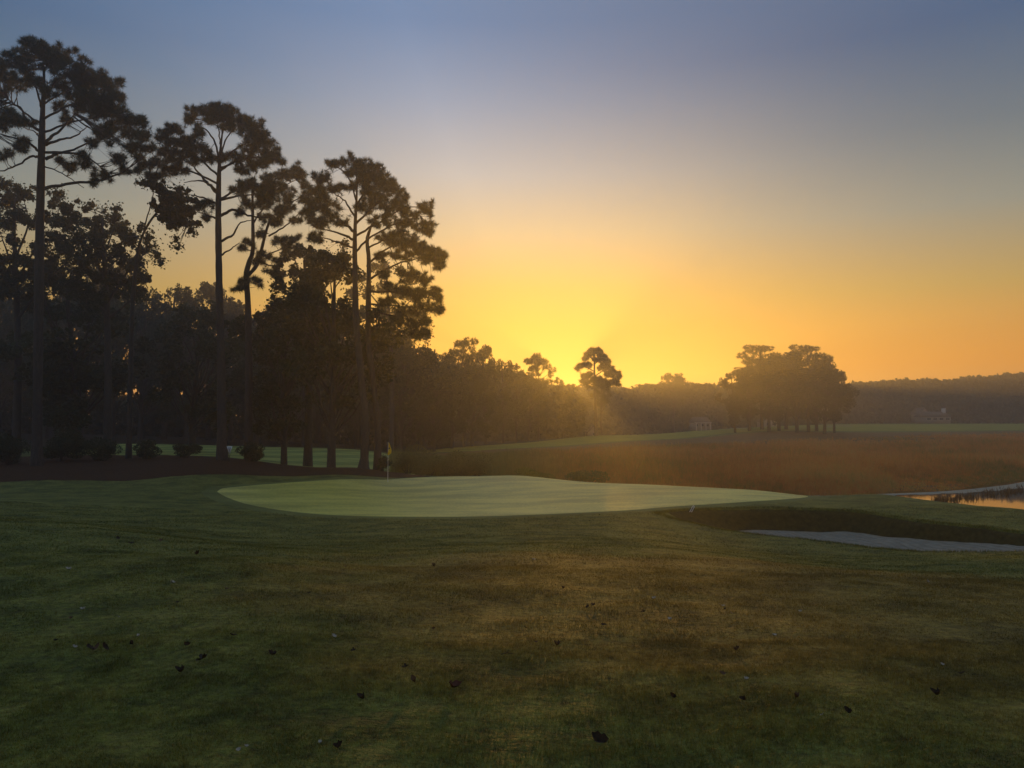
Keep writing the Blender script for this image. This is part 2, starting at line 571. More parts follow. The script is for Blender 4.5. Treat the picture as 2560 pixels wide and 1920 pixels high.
def base_z(x, y):
    x = np.asarray(x, float); y = np.asarray(y, float)
    sh = x.shape
    u, v = uv(x.ravel(), y.ravel())
    out = np.empty(len(u))
    for s in range(0, len(u), 20000):
        uu, vv = u[s:s + 20000], v[s:s + 20000]
        out[s:s + 20000] = (tps_k((uu[:, None] - cu) ** 2 + (vv[:, None] - cv) ** 2) @ wts[:nC]
                            + wts[nC] + wts[nC + 1] * uu + wts[nC + 2] * vv)
    return out.reshape(sh)

def plan(pts):
    return [tuple(P(px, 1100, D)[:2]) for px, D in pts]
# the putting surface, in plan
GREEN = np.array(plan([(545, 36), (570, 34), (620, 31.3), (700, 29), (800, 27.5), (950, 26.6), (1120, 26.6), (1300, 27.1), (1500, 28.0), (1650, 28.9),
                       (1800, 29.7), (1920, 30.6), (1990, 31.8), (2018, 33.4), (1990, 35.2), (1900, 37.2), (1750, 39.6),
                       (1600, 42.0), (1450, 44.6), (1300, 47.0), (1160, 47.4), (1050, 45.6), (950, 43.0), (850, 41.2), (720, 39.4),
                       (610, 37.8), (560, 37.0)]))
BUNK_NEAR = np.array(plan([(1640, 27.4), (1700, 26), (1800, 24.5), (1900, 23.4), (2060, 22), (2180, 20.3), (2300, 19), (2560, 17.5), (2850, 16.5)]))
BUNK_FAR = np.array(plan([(1640, 27.4), (1680, 28.0), (1727, 28.3), (1800, 28.5), (1920, 28.6), (2060, 28.2), (2180, 27), (2300, 25), (2430, 23.6), (2560, 22), (2750, 20), (2850, 16.5)]))
bn = spline(BUNK_NEAR, 60)
bf = spline(BUNK_FAR, 70)
BUNK = np.concatenate([bn, bf[::-1]])
gs = spline(np.concatenate([GREEN, GREEN[:1]]), 160)[:-1]

def sand_drop(x):
    return np.interp(x, [11, 13, 14.3, 16], [.72, .52, .33, .28])

def ground_z(x, y):
    x = np.asarray(x, float); y = np.asarray(y, float)
    z = base_z(x, y)
    near = (y > 1) & (y < 70) & (abs(x) < 45)
    if near.any():
        xs, ys = x[near], y[near]
        ing = in_poly(xs, ys, gs)
        dg = seg_dist(xs, ys, np.concatenate([gs, gs[:1]]))
        calm = np.where(ing, .12, np.clip(.12 + dg / 3.0, 0, 1))
        mic = (.030 * vnoise(xs / 2.7, ys / 2.1, 3) + .014 * vnoise(xs / .9, ys / .7, 4) + .006 * vnoise(xs / .38, ys / .3, 5))
        fade = sstep(1, 6, ys) * .6 + .4
        zz = z[near] + mic * calm * fade
        inb = in_poly(xs, ys, BUNK)
        if inb.any():
            df = seg_dist(xs[inb], ys[inb], bf)
            dn = seg_dist(xs[inb], ys[inb], bn)
            dep = .30 + (.02 + sand_drop(xs[inb])) * sstep(6.0, 9.2, xs[inb])
            zz[inb] -= dep * sstep(-.05, .95, df) * sstep(-.1, .9, dn)
            # the sand lip: face edge a little uneven
        z[near] = zz
    return z

def gz(x, y):
    return float(ground_z(np.array([x]), np.array([y]))[0])

def axis(fine, lo, hi, growth):
    """Grid lines: a fine stretch, then steps growing outward to lo and hi."""
    a = list(fine)
    s = fine[-1] - fine[-2]
    while a[-1] < hi:
        s *= growth
        a.append(min(a[-1] + s, hi))
    s = fine[1] - fine[0]
    b = [a[0]]
    while b[-1] > lo:
        s *= growth
        b.append(max(b[-1] - s, lo))
    return np.array(b[:0:-1] + a)
ax_x = axis(np.arange(-24, 26.01, .25), -600, 600, 1.13)
ax_y = axis(np.concatenate([np.arange(2.5, 32, .2), np.arange(32, 64, .4)]), -80, 640, 1.06)
gx, gy = np.meshgrid(ax_x, ax_y)
gzv = ground_z(gx, gy)
nx, ny = len(ax_x), len(ax_y)
ii = (np.arange(ny - 1)[:, None] * nx + np.arange(nx - 1)[None, :])
quads = np.stack([ii, ii + 1, ii + nx + 1, ii + nx], -1).reshape(-1, 4)
link('ground', mesh('ground', np.stack([gx, gy, gzv], -1), quads, M['turf'], True), kind='structure')

def fan_sheet(name, outline, off, mat, rings=26, edge=.0):
    """A star-shaped sheet laid on the ground."""
    c = outline.mean(0)
    n = len(outline)
    V = []
    for r in range(rings):
        s = 1 - r / rings
        p = c + (outline - c) * s
        o = off if r else edge
        V.append(np.stack([p[:, 0], p[:, 1], ground_z(p[:, 0], p[:, 1]) + o], -1))
    V = np.concatenate(V + [[[c[0], c[1], gz(*c) + off]]])
    j = np.arange(n); k = (j + 1) % n
    Q = np.concatenate([np.stack([r * n + j, r * n + k, (r + 1) * n + k, (r + 1) * n + j], -1) for r in range(rings - 1)])
    T = np.stack([(rings - 1) * n + j, (rings - 1) * n + k, np.full(n, rings * n)], -1)
    return mesh(name, V, [Q, T], mat, True)

def loft_sheet(name, a, b, nu, nv, off, mat, edge=True):
    A_, B_ = spline(a, nu), spline(b, nu)
    t = np.linspace(0, 1, nv)[:, None, None]
    p = A_[None] * (1 - t) + B_[None] * t
    z = ground_z(p[..., 0], p[..., 1]) + off
    if edge:
        z[0] -= off * 1.5; z[-1] -= off * 1.5; z[:, 0] -= off * 1.5; z[:, -1] -= off * 1.5
    V = np.concatenate([p, z[..., None]], -1)
    i_ = (np.arange(nv - 1)[:, None] * nu + np.arange(nu - 1)[None, :])
    return mesh(name, V, np.stack([i_, i_ + 1, i_ + nu + 1, i_ + nu], -1).reshape(-1, 4), mat, True)

# fringe ring and putting green
ctr = gs.mean(0)
nrm = (gs - ctr) / np.linalg.norm(gs - ctr, axis=1)[:, None]
link('green_fringe', fan_sheet('green_fringe', gs + nrm * (.75 + .12 * np.sin(np.arange(len(gs)) * .35))[:, None], .016, M['collar'], 40), kind='structure')
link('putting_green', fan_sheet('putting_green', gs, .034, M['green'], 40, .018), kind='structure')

# shaggy unmown face under the far bunker lip, its shade painted in dark brown
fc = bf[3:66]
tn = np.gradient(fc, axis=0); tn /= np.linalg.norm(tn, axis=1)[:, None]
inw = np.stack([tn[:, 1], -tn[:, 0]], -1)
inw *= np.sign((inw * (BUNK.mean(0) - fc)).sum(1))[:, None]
link('bunker_face', loft_sheet('bunker_face', fc + inw * .06, fc + inw * 1.25, 120, 14, .03, plain('face_turf_painted_shade', (.052, .046, .016), .95, .4, 6.0, .05)), kind='structure')

# bunker sand: a saucer that shows wherever the hollow is deeper than it
sx = np.arange(5.0, 22.5, .2)
sy = np.arange(15.5, 29.5, .2)
SX, SY = np.meshgrid(sx, sy)
SZ = base_z(SX, SY) - sand_drop(SX) - .05 * vnoise(SX / 1.7, SY / 1.3, 9) + .015 * vnoise(SX / .35, SY / .35, 10)
keep = in_poly(SX, SY, BUNK)
i_ = (np.arange(len(sy) - 1)[:, None] * len(sx) + np.arange(len(sx) - 1)[None, :])
q_ = np.stack([i_, i_ + 1, i_ + len(sx) + 1, i_ + len(sx)], -1).reshape(-1, 4)
q_ = q_[keep.ravel()[q_].all(1)]
link('bunker_sand', mesh('bunker_sand', np.stack([SX, SY, SZ], -1), q_, M['sand'], True), kind='structure')

# pine straw bed under the tall pines, mown fairway beyond, wood floor, marsh bed, far fairway
link('pine_straw_bed', loft_sheet('pine_straw_bed', plan([(-700, 33), (-200, 37.5), (0, 38.6), (300, 39.6), (700, 41.6), (850, 43), (1000, 44.6), (1075, 46.4)]),
     plan([(-700, 60), (-200, 58), (300, 56), (500, 53), (700, 51.6), (900, 50), (1000, 49.2), (1080, 47.2)]), 120, 26, .03, M['straw']), kind='structure')
link('fairway', loft_sheet('fairway', plan([(180, 55), (300, 54.6), (500, 51.8), (700, 50.5), (900, 49), (1000, 48.4), (1040, 48.6)]),
     plan([(120, 84), (300, 84), (500, 86), (700, 88), (900, 88), (1000, 80), (1040, 70)]), 90, 40, .022, M['fairway']), kind='structure')
link('wood_floor', loft_sheet('wood_floor', plan([(-900, 62), (-300, 64), (100, 72), (300, 80), (500, 84.5), (700, 86), (900, 86.5), (1010, 92), (1250, 121), (1440, 152), (1500, 170)]),
     plan([(-900, 260), (-300, 260), (100, 260), (300, 260), (500, 260), (700, 260), (900, 260), (1010, 260), (1250, 260), (1440, 260), (1500, 265)]), 80, 40, .06, M['litter']), kind='structure')
link('far_fairway', loft_sheet('far_fairway', plan([(985, 93), (1100, 97), (1250, 101), (1480, 126), (1740, 150), (1850, 160), (2100, 172), (2560, 190), (3000, 200)]),
     plan([(985, 97), (1100, 106), (1250, 121), (1480, 156), (1740, 176), (1850, 205), (2100, 230), (2560, 262), (3000, 280)]), 110, 22, .05, M['ridge']), kind='structure')
link('marsh_bed', loft_sheet('marsh_bed', plan([(985, 56), (1100, 54.5), (1300, 53), (1600, 51.5), (1900, 50.6), (2150, 51), (2230, 52), (2350, 54.3), (2460, 58.5), (2560, 65), (2900, 76)]),
     plan([(985, 92), (1100, 95), (1300, 105), (1600, 136), (1900, 160), (2150, 172), (2230, 175), (2350, 180), (2460, 184), (2560, 188), (2900, 196)]), 120, 40, .03, M['mud']), kind='structure')

# pond
WATER_Z = -3.12
wp = np.array([(12, 44), (40, 27), (95, 27), (95, 84), (55, 76), (42, 66), (30, 56), (18, 53)], float)
link('pond_water', mesh('pond_water', np.concatenate([wp, np.full((len(wp), 1), WATER_Z)], 1), np.array([list(range(len(wp)))]), M['water']), kind='structure')

# ------------------------------------------------------------------ trees
BUILD = {}
def tree_root(name, label, cat, group, base):
    return link(name, None, label=label, cat=cat, group=group, loc=tuple(base))

def needles(acc, c, out, n, L, w, rng):
    """n needles per tuft at centres c, biased along out; one triangle each."""
    m = len(c)
    d = rng.normal(size=(m, n, 3)) + out[:, None, :] * 1.1
    d /= np.linalg.norm(d, axis=2)[..., None]
    s = rng.normal(size=(m, n, 3))
    s = np.cross(d, s); s /= np.linalg.norm(s, axis=2)[..., None] + 1e-9
    ll = L * rng.uniform(.7, 1.15, (m, n, 1))
    b = c[:, None, :] + d * ll * .08
    V = np.stack([b - s * w * .5, b + s * w * .5, c[:, None, :] + d * ll], 2).reshape(-1, 3)
    acc.add(V, T=np.arange(m * n * 3).reshape(-1, 3))

def leaves(acc, c, size, rng, flat=.0):
    """One folded diamond leaf (two triangles) at each centre."""
    m = len(c)
    d = rng.normal(size=(m, 3)); d[:, 2] *= (1 - flat)
    d /= np.linalg.norm(d, axis=1)[:, None]
    s = np.cross(d, rng.normal(size=(m, 3))); s /= np.linalg.norm(s, axis=1)[:, None] + 1e-9
    nn = np.cross(d, s)
    L = size * rng.uniform(.65, 1.3, (m, 1))
    V = np.stack([c - d * L * .5, c + s * L * .34 + nn * L * .10, c + d * L * .5, c - s * L * .34 + nn * L * .10], 1).reshape(-1, 3)
    k = np.arange(m)[:, None] * 4
    T = np.concatenate([k + [0, 1, 2], k + [0, 2, 3]])
    acc.add(V, T=T)

def ball(n, rng, shell=.55):
    v = rng.normal(size=(n, 3)); v /= np.linalg.norm(v, axis=1)[:, None]
    return v * (rng.uniform(0, 1, (n, 1)) ** (1 / 3.) * (1 - shell) + shell * rng.uniform(.75, 1, (n, 1)))

def traced_tree(name, label, cat, group, D, trunks, branches, blobs, kind='pine', seed=1, depth=None,
                dens=1.0, tuft=(.30, .022, 20), leafsize=.16, bark='bark', crown='needle', sides=9, spread=1.0, zsquash=.66, fill=4, stray=9):
    """A tree whose trunk, limbs and foliage pads follow the photograph at distance D, with real depth."""
    rng = np.random.RandomState(seed)
    k = D / F
    bx = P(trunks[0][0][0], trunks[0][0][1], D)
    base = np.array((bx[0], D, gz(bx[0], D)))
    root = tree_root(name, label, cat, group, base)
    ta, ba, ca = Acc(), Acc(), Acc()
    nodes_ = []
    for ti, tr in enumerate(trunks):
        pts = np.array([P(p[0], p[1], D) for p in tr])
        rr = np.array([p[2] * k * .5 for p in tr])
        dy = rng.uniform(-.4, .4) if ti else 0
        pts[:, 1] += dy * np.linspace(0, 1, len(pts)) * 3 * k * 40
        m = max(14, len(tr) * 4)
        sp = spline(np.concatenate([pts, rr[:, None]], 1), m)
        if ti == 0:
            sp[0, 2] = base[2] - .25
            sp[0, 3] *= 1.25
        ta.tube(sp[:, :3], np.maximum(sp[:, 3] * (1 + .04 * rng.normal(size=m)), .01), sides)
        nodes_.append(sp[m // 3:, :3])
    allb = [b[:2] for b in blobs]
    xs = [b[0] for b in blobs]
    half = (max(xs) - min(xs)) * k * .5
    dep = (depth if depth is not None else half * .75) * spread
    for br in branches:
        off = rng.uniform(-1, 1) * dep
        t = np.linspace(0, 1, len(br))
        pts = np.array([P(p[0], p[1], D + off * q_ ** 1.2) for p, q_ in zip(br, t)])
        m = len(br) * 4
        sp = spline(pts, m)
        sp[1:-1] += rng.normal(size=(m - 2, 3)) * .02
        r0 = br[0][2] if len(br[0]) > 2 else 9
        ba.tube(sp, np.linspace(r0 * k * .5, 1.6 * k * .5, m), 6)
        nodes_.append(sp[m // 4:])
    nd = np.concatenate(nodes_)
    extra = [(b[0] + rng.normal() * b[2] * .8, b[1] + rng.normal() * b[2] * .55, b[2] * rng.uniform(.32, .62)) for b in blobs for _ in range(fill)]
    pads = []
    for (px, py, r) in list(blobs) + extra:
        R = r * k * (1.28 if kind == 'leaf' else 1.22)
        c = P(px, py, D)
        q = nd[np.argmin((nd[:, 0] - c[0]) ** 2 + (nd[:, 2] - c[2]) ** 2 * 1.3 + rng.uniform(0, .6 * R * R + .05, len(nd)))]
        dc = q[1] + rng.uniform(-1, 1) * max(R * 1.3, dep * .45)
        c = P(px, py, D + np.clip(dc - D, -dep * 1.15, dep * 1.15))
        pads.append((*c, R))
        # twig to the pad
        mid = (q + c) * .5 + rng.normal(size=3) * R * .15 + np.array((0, 0, -.12 * R))
        ba.tube(spline([q, mid, c], 7), np.linspace(min(.035, R * .07) + .008, .008, 7), 4)
        if kind == 'pine':
            n = max(6, int(dens * 27 * (R / .55) ** 2 * (.30 / tuft[0]) ** 1.5))
            v = ball(n, rng, .45)
            v[:, 2] = v[:, 2] * zsquash
            pos = c + v * (R - tuft[0] * .45)
            out = v * .8 + np.array((0, 0, .45))
            needles(ca, pos, out, tuft[2], tuft[0], tuft[1], rng)
            for p_ in pos[::3]:
                ba.tube(np.array([c + (p_ - c) * .1, (c + p_) * .5 + (0, 0, -.03 * R), p_]), (.012, .009, .006), 3, False)
        else:
            n = max(16, int(dens * 360 * (R / .55) ** 2 * (.16 / leafsize) ** 2))
            v = ball(n, rng, .2)
            # sprays: gather the leaves round a few twig ends so that gaps stay between them
            kk = max(4, int(5 * (R / .5) ** 1.2))
            ends = ball(kk, rng, .5)
            pick = ends[rng.randint(0, kk, n)]
            pos = c + (pick * .72 + v * .42) * R * np.array((1, 1, .9))
            leaves(ca, pos, leafsize, rng)
            for e in ends:
                ba.tube(np.array([c, c + e * R * .4 + (0, 0, -.04 * R), c + e * R * .8]), (.014, .010, .006), 3, False)
    pads = np.array(pads)
    ns = int(stray * len(blobs))
    ia = rng.randint(0, len(pads), ns)
    dd = np.linalg.norm(pads[ia, None, :3] - pads[None, :, :3], axis=2)
    ib = np.argsort(dd, axis=1)[np.arange(ns), rng.randint(1, 7, ns)]
    u_ = rng.uniform(0, 1, (ns, 1))
    sp_ = pads[ia, :3] * (1 - u_) + pads[ib, :3] * u_ + rng.normal(size=(ns, 3)) * (.35 * pads[ia, 3:])
    if kind == 'pine':
        needles(ca, sp_, rng.normal(size=(ns, 3)) * .4 + np.array((0, 0, .5)), tuft[2], tuft[0], tuft[1], rng)
    else:
        sq = np.repeat(sp_, 8, 0)
        leaves(ca, sq + rng.normal(size=sq.shape) * leafsize * 1.3, leafsize, rng)
    for q_, c_ in zip(sp_, pads[ia, :3]):
        ba.tube(np.array([c_, (c_ + q_) * .5 + (0, 0, -.04), q_]), (.012, .009, .006), 3, False)
    link('trunk', ta.mesh('trunk', M[bark], True, base), root)
    link('branches', ba.mesh('branches', M[bark], True, base), root)
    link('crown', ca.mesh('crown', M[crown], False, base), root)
    return root

# --- tall pine at the left edge
traced_tree('pine_tree', 'tallest pine, its spreading crown cut by the left edge of the picture', 'tree', 'tall pines by the green', 44,
  [[(92, 1168, 25), (95, 900, 22), (99, 600, 21), (103, 420, 18), (105, 340, 16), (107, 270, 11), (110, 200, 7), (108, 150, 4)]],
  [[(113, 355, 9), (142, 332), (171, 303), (188, 282)], [(114, 363, 8), (150, 350), (191, 340), (220, 314)],
   [(114, 398, 9), (145, 384), (179, 375), (226, 355), (260, 340)], [(112, 381, 7), (174, 382), (220, 394), (260, 424), (284, 439)],
   [(108, 473, 9), (145, 463), (220, 455), (278, 442), (327, 418), (356, 392)], [(98, 326, 8), (72, 308), (52, 271), (23, 259), (-30, 240)],
   [(98, 378, 7), (75, 361), (40, 346), (0, 335), (-40, 325)], [(97, 394, 7), (78, 391), (43, 413), (0, 427), (-40, 420)],
   [(100, 308, 7), (69, 288), (29, 254), (0, 236)], [(106, 275, 6), (90, 220), (70, 170)], [(108, 250, 6), (140, 205), (180, 180)],
   [(108, 230, 5), (112, 180), (118, 145)], [(106, 300, 7), (160, 270), (230, 240)], [(110, 330, 6), (200, 300), (300, 290)],
   [(107, 262, 5), (150, 235), (215, 200)], [(98, 345, 4), (88, 330), (60, 318)], [(100, 412, 4), (150, 430), (210, 470)]],
  [(18, 148, 26), (75, 128, 28), (98, 122, 24), (125, 132, 26), (150, 142, 24), (180, 172, 27), (215, 190, 26), (250, 203, 25), (280, 215, 25), (297, 245, 22),
   (130, 165, 26), (60, 162, 25), (15, 190, 25), (40, 215, 26), (80, 205, 22), (112, 222, 18), (150, 212, 20), (180, 235, 24), (215, 238, 27), (250, 243, 26),
   (275, 278, 25), (308, 285, 24), (240, 282, 28), (200, 272, 18), (150, 262, 16), (332, 305, 18), (355, 304, 15), (290, 315, 26), (250, 328, 18),
   (320, 335, 20), (360, 345, 18), (374, 370, 13), (330, 368, 13), (270, 352, 15), (235, 360, 12), (300, 398, 17), (340, 393, 13), (212, 408, 17),
   (180, 420, 12), (262, 440, 12), (236, 454, 9), (312, 428, 12), (20, 288, 24), (45, 303, 20), (68, 308, 15), (8, 318, 17), (50, 370, 15), (15, 388, 15),
   (64, 353, 11), (-40, 190, 36), (-60, 270, 32), (-60, 350, 28), (-20, 240, 26), (160, 300, 10), (205, 385, 9), (150, 405, 9), (190, 205, 20), (225, 215, 20)],
  seed=11, dens=1.15, tuft=(.34, .026, 26))

# --- second pine
traced_tree('pine_tree', 'tall straight pine with domed crown, second from the left edge', 'tree', 'tall pines by the green', 46,
  [[(556, 1152, 26), (553, 900, 20), (549, 740, 17), (547, 640, 16), (546, 540, 15), (547, 460, 12), (550, 390, 8), (556, 330, 4), (560, 290, 3)]],
  [[(543, 482, 9), (517, 455), (491, 425), (472, 406)], [(541, 476, 7), (506, 452), (460, 457)], [(552, 497, 7), (582, 478), (609, 455)],
   [(552, 539, 8), (586, 524), (624, 539), (662, 543), (705, 530)], [(554, 603, 7), (582, 586), (601, 558), (629, 550)], [(555, 638, 5), (578, 622), (599, 607)],
   [(540, 508, 6), (498, 491), (472, 486)], [(540, 546, 6), (521, 539), (495, 531)], [(549, 391, 6), (525, 334), (487, 311)], [(550, 391, 5), (570, 340), (600, 310)],
   [(551, 400, 6), (601, 365), (640, 345)], [(550, 420, 6), (620, 395), (690, 395)], [(546, 440, 6), (500, 400), (430, 370), (410, 345)], [(545, 460, 6), (480, 430), (400, 415), (360, 415)],
   [(548, 430, 6), (590, 400), (660, 370)], [(550, 360, 4), (545, 310), (530, 280)], [(548, 500, 7), (600, 490), (660, 485)]],
  [(514, 276, 19), (540, 274, 21), (565, 282, 22), (590, 292, 20), (612, 304, 20), (638, 316, 18), (480, 286, 15), (470, 300, 13), (620, 335, 24), (585, 315, 24),
   (555, 302, 20), (528, 296, 18), (650, 345, 21), (680, 356, 16), (688, 395, 19), (655, 383, 26), (620, 372, 22), (662, 410, 17), (425, 330, 16), (440, 318, 12),
   (405, 345, 12), (430, 356, 18), (462, 350, 14), (456, 375, 22), (490, 368, 20), (420, 385, 18), (480, 400, 20), (515, 394, 16), (550, 398, 16), (590, 395, 20),
   (440, 405, 18), (400, 410, 20), (370, 410, 17), (350, 424, 12), (420, 430, 18), (460, 428, 16), (390, 440, 13), (600, 425, 14), (500, 330, 10), (630, 415, 14),
   (620, 462, 18), (592, 476, 15), (650, 480, 22), (688, 470, 24), (660, 513, 20), (622, 508, 14), (700, 528, 18), (505, 520, 12), (520, 508, 9), (515, 545, 7), (600, 532, 9)],
  seed=12, dens=1.15, tuft=(.34, .026, 26))

# --- twisted two-stemmed pine
traced_tree('pine_tree', 'crooked pine with looping forked stem behind the second tall pine', 'tree', 'tall pines by the green', 52,
  [[(622, 1150, 20), (622, 900, 17), (620, 760, 15), (616, 690, 14), (624, 653, 12), (632, 625, 10), (632, 543, 8), (631, 467, 5)],
   [(619, 690, 10), (645, 664, 9), (660, 625, 8), (672, 590, 7), (690, 545, 5)]],
  [[(632, 560, 5), (660, 520), (700, 500)], [(632, 520, 5), (680, 480), (740, 450)], [(672, 590, 5), (720, 560), (760, 520)], [(660, 640, 4), (700, 625), (730, 610)],
   [(631, 480, 4), (660, 455), (690, 440)], [(690, 545, 4), (740, 500), (780, 485)], [(650, 655, 4), (690, 670), (720, 690)], [(616, 695, 4), (600, 710), (590, 720)]],
  [(642, 470, 17), (668, 450, 20), (700, 438, 20), (730, 430, 21), (755, 440, 17), (766, 465, 15), (680, 490, 22), (720, 480, 24), (760, 500, 18), (782, 482, 16),
   (652, 500, 13), (720, 520, 20), (690, 558, 15), (737, 553, 13), (700, 600, 15), (716, 620, 14), (662, 640, 16), (640, 658, 11), (620, 608, 11), (610, 622, 8),
   (690, 652, 11), (742, 598, 8), (650, 585, 8), (610, 702, 13), (640, 702, 13), (600, 722, 10), (682, 682, 13), (660, 545, 10), (700, 690, 12)],
  seed=13, dens=1.1, tuft=(.36, .028, 24))

# --- pine pair left of the flag
traced_tree('pine_tree', 'leaning pine with flared foot standing just left of the flag', 'tree', 'tall pines by the green', 46.5,
  [[(908, 1174, 31), (911, 1140, 22), (913, 1053, 19), (905, 972, 18), (898, 890, 17), (890, 793, 15), (887, 640, 12), (888, 562, 9), (892, 480, 5), (890, 420, 3)]],
  [[(888, 580, 8), (850, 550), (810, 520), (790, 470)], [(889, 560, 7), (930, 520), (970, 490)], [(890, 520, 6), (920, 460), (930, 420)], [(888, 600, 7), (840, 580), (790, 570)],
   [(889, 545, 6), (860, 500), (830, 480)], [(890, 500, 5), (870, 440), (840, 415)], [(888, 630, 6), (930, 590), (990, 560), (1050, 540)], [(889, 590, 6), (950, 555), (1010, 520), (1065, 520)],
   [(888, 620, 5), (830, 600), (780, 590)]],
  [(832, 413, 12), (858, 406, 16), (888, 409, 18), (918, 412, 18), (945, 425, 17), (880, 433, 20), (915, 443, 23), (950, 450, 21), (980, 456, 16), (996, 476, 16),
   (960, 485, 23), (920, 480, 22), (885, 463, 13), (800, 450, 12), (816, 444, 10), (800, 475, 14), (830, 475, 14), (855, 468, 11), (1000, 500, 20), (970, 515, 23),
   (935, 515, 22), (1010, 525, 17), (900, 518, 13), (1056, 515, 16), (1070, 530, 12), (1040, 540, 17), (1070, 560, 14), (1050, 572, 14), (1010, 560, 20), (975, 550, 20),
   (790, 520, 22), (820, 505, 20), (770, 540, 18), (800, 560, 20), (830, 540, 18), (850, 560, 11), (780, 590, 10), (800, 600, 8), (1076, 584, 10), (940, 560, 14)],
  seed=14, dens=1.1, tuft=(.34, .026, 26))
traced_tree('pine_tree', 'slim pine close behind the leaning pine, full crown towards the sunrise', 'tree', 'tall pines by the green', 48.5,
  [[(944, 1170, 21), (943, 1050, 15), (930, 930, 14), (921, 858, 14), (921, 752, 13), (922, 650, 11), (918, 600, 9), (930, 560, 5)]],
  [[(921, 700, 6), (970, 670), (1030, 650), (1085, 640)], [(921, 730, 6), (980, 730), (1040, 740), (1090, 750)], [(921, 660, 6), (970, 620), (1030, 605)],
   [(921, 780, 6), (990, 790), (1050, 810)], [(921, 620, 5), (960, 600), (990, 595)], [(921, 760, 5), (1000, 765), (1070, 772)]],
  [(962, 600, 17), (990, 596, 20), (1020, 605, 22), (1050, 620, 20), (1085, 630, 19), (1110, 637, 11), (1096, 655, 12), (1060, 650, 17), (1100, 672, 8), (1020, 640, 17),
   (985, 635, 15), (952, 640, 11), (1010, 685, 13), (1040, 690, 17), (1065, 700, 15), (1085, 730, 14), (1100, 746, 10), (1050, 735, 20), (1015, 730, 20), (980, 720, 15),
   (1000, 770, 20), (1040, 775, 20), (1075, 770, 15), (1100, 778, 9), (1060, 805, 15), (1030, 815, 15), (1070, 832, 9), (985, 800, 14), (1045, 842, 10), (960, 760, 13), (960, 690, 12)],
  seed=15, dens=1.0, tuft=(.32, .026, 24), fill=6, stray=14)

# --- broadleaf trees traced against the sky
traced_tree('sweetgum_tree', 'leafy gum tree beside the tallest pine, lacy top against the sky', 'tree', 'gum trees at the wood edge', 60,
  [[(40, 1150, 20), (45, 900, 17), (40, 700, 12), (35, 560, 7), (38, 480, 3)]],
  [[(43, 740, 7), (20, 640), (0, 580)], [(43, 700, 7), (90, 620), (140, 560)], [(42, 640, 6), (70, 560), (60, 500)], [(42, 800, 8), (120, 700), (190, 640)]],
  [(10, 460, 19), (40, 472, 15), (62, 490, 19), (20, 510, 24), (52, 540, 22), (8, 560, 22), (32, 600, 15), (80, 562, 19), (130, 500, 15), (150, 482, 10), (110, 540, 18),
   (60, 650, 24), (15, 660, 24), (100, 620, 24), (-40, 520, 34), (-50, 620, 34), (40, 700, 30), (100, 690, 30), (0, 720, 30), (150, 560, 24), (160, 620, 28), (140, 670, 28)],
  kind='leaf', seed=21, dens=1.0, leafsize=.19, bark='bark2', crown='leaf')
traced_tree('sweetgum_tree', 'broad gum tree between the two tallest pines, drooping branch tip on the right', 'tree', 'gum trees at the wood edge', 58,
  [[(268, 1140, 20), (270, 950, 17), (268, 800, 15), (262, 680, 11), (258, 600, 7), (255, 545, 4)]],
  [[(265, 760, 8), (320, 680), (370, 630), (400, 650)], [(264, 700, 7), (220, 620), (180, 560)], [(262, 660, 6), (310, 600), (340, 590)], [(266, 780, 8), (200, 720), (160, 660)],
   [(262, 640, 5), (280, 580), (290, 545)], [(266, 800, 7), (330, 750), (370, 720)]],
  [(170, 520, 20), (200, 540, 22), (240, 558, 22), (280, 540, 20), (190, 590, 28), (250, 600, 28), (300, 580, 22), (330, 602, 18), (360, 620, 16), (390, 640, 12), (402, 656, 8),
   (370, 592, 10), (230, 640, 28), (290, 630, 28), (200, 660, 30), (260, 690, 30), (320, 660, 24), (350, 690, 22), (300, 720, 28), (230, 740, 30), (180, 720, 30), (350, 740, 24),
   (310, 560, 10), (225, 515, 10), (345, 650, 14), (140, 590, 20)],
  kind='leaf', seed=22, dens=1.0, leafsize=.19, bark='bark2', crown='leaf')
traced_tree('sweetgum_tree', 'gum tree leaning towards the second tall pine with dense dark clump', 'tree', 'gum trees at the wood edge', 50,
  [[(322, 1140, 14), (326, 950, 12), (330, 800, 10), (338, 680, 8), (352, 600, 6), (385, 540, 5), (425, 505, 3)]],
  [[(352, 600, 4), (375, 520), (385, 470)], [(385, 540, 4), (430, 545), (460, 530)], [(390, 535, 3), (440, 560), (482, 572)]],
  [(420, 490, 20), (400, 470, 14), (382, 450, 10), (450, 500, 20), (440, 530, 24), (412, 540, 19), (392, 512, 14), (468, 530, 15), (488, 560, 12), (480, 578, 8), (430, 565, 12),
   (370, 460, 8), (350, 455, 8), (455, 478, 12), (430, 512, 22), (445, 548, 18), (440, 600, 6), (445, 620, 5)],
  kind='leaf', seed=23, dens=1.5, leafsize=.17, bark='bark2', crown='leaf')
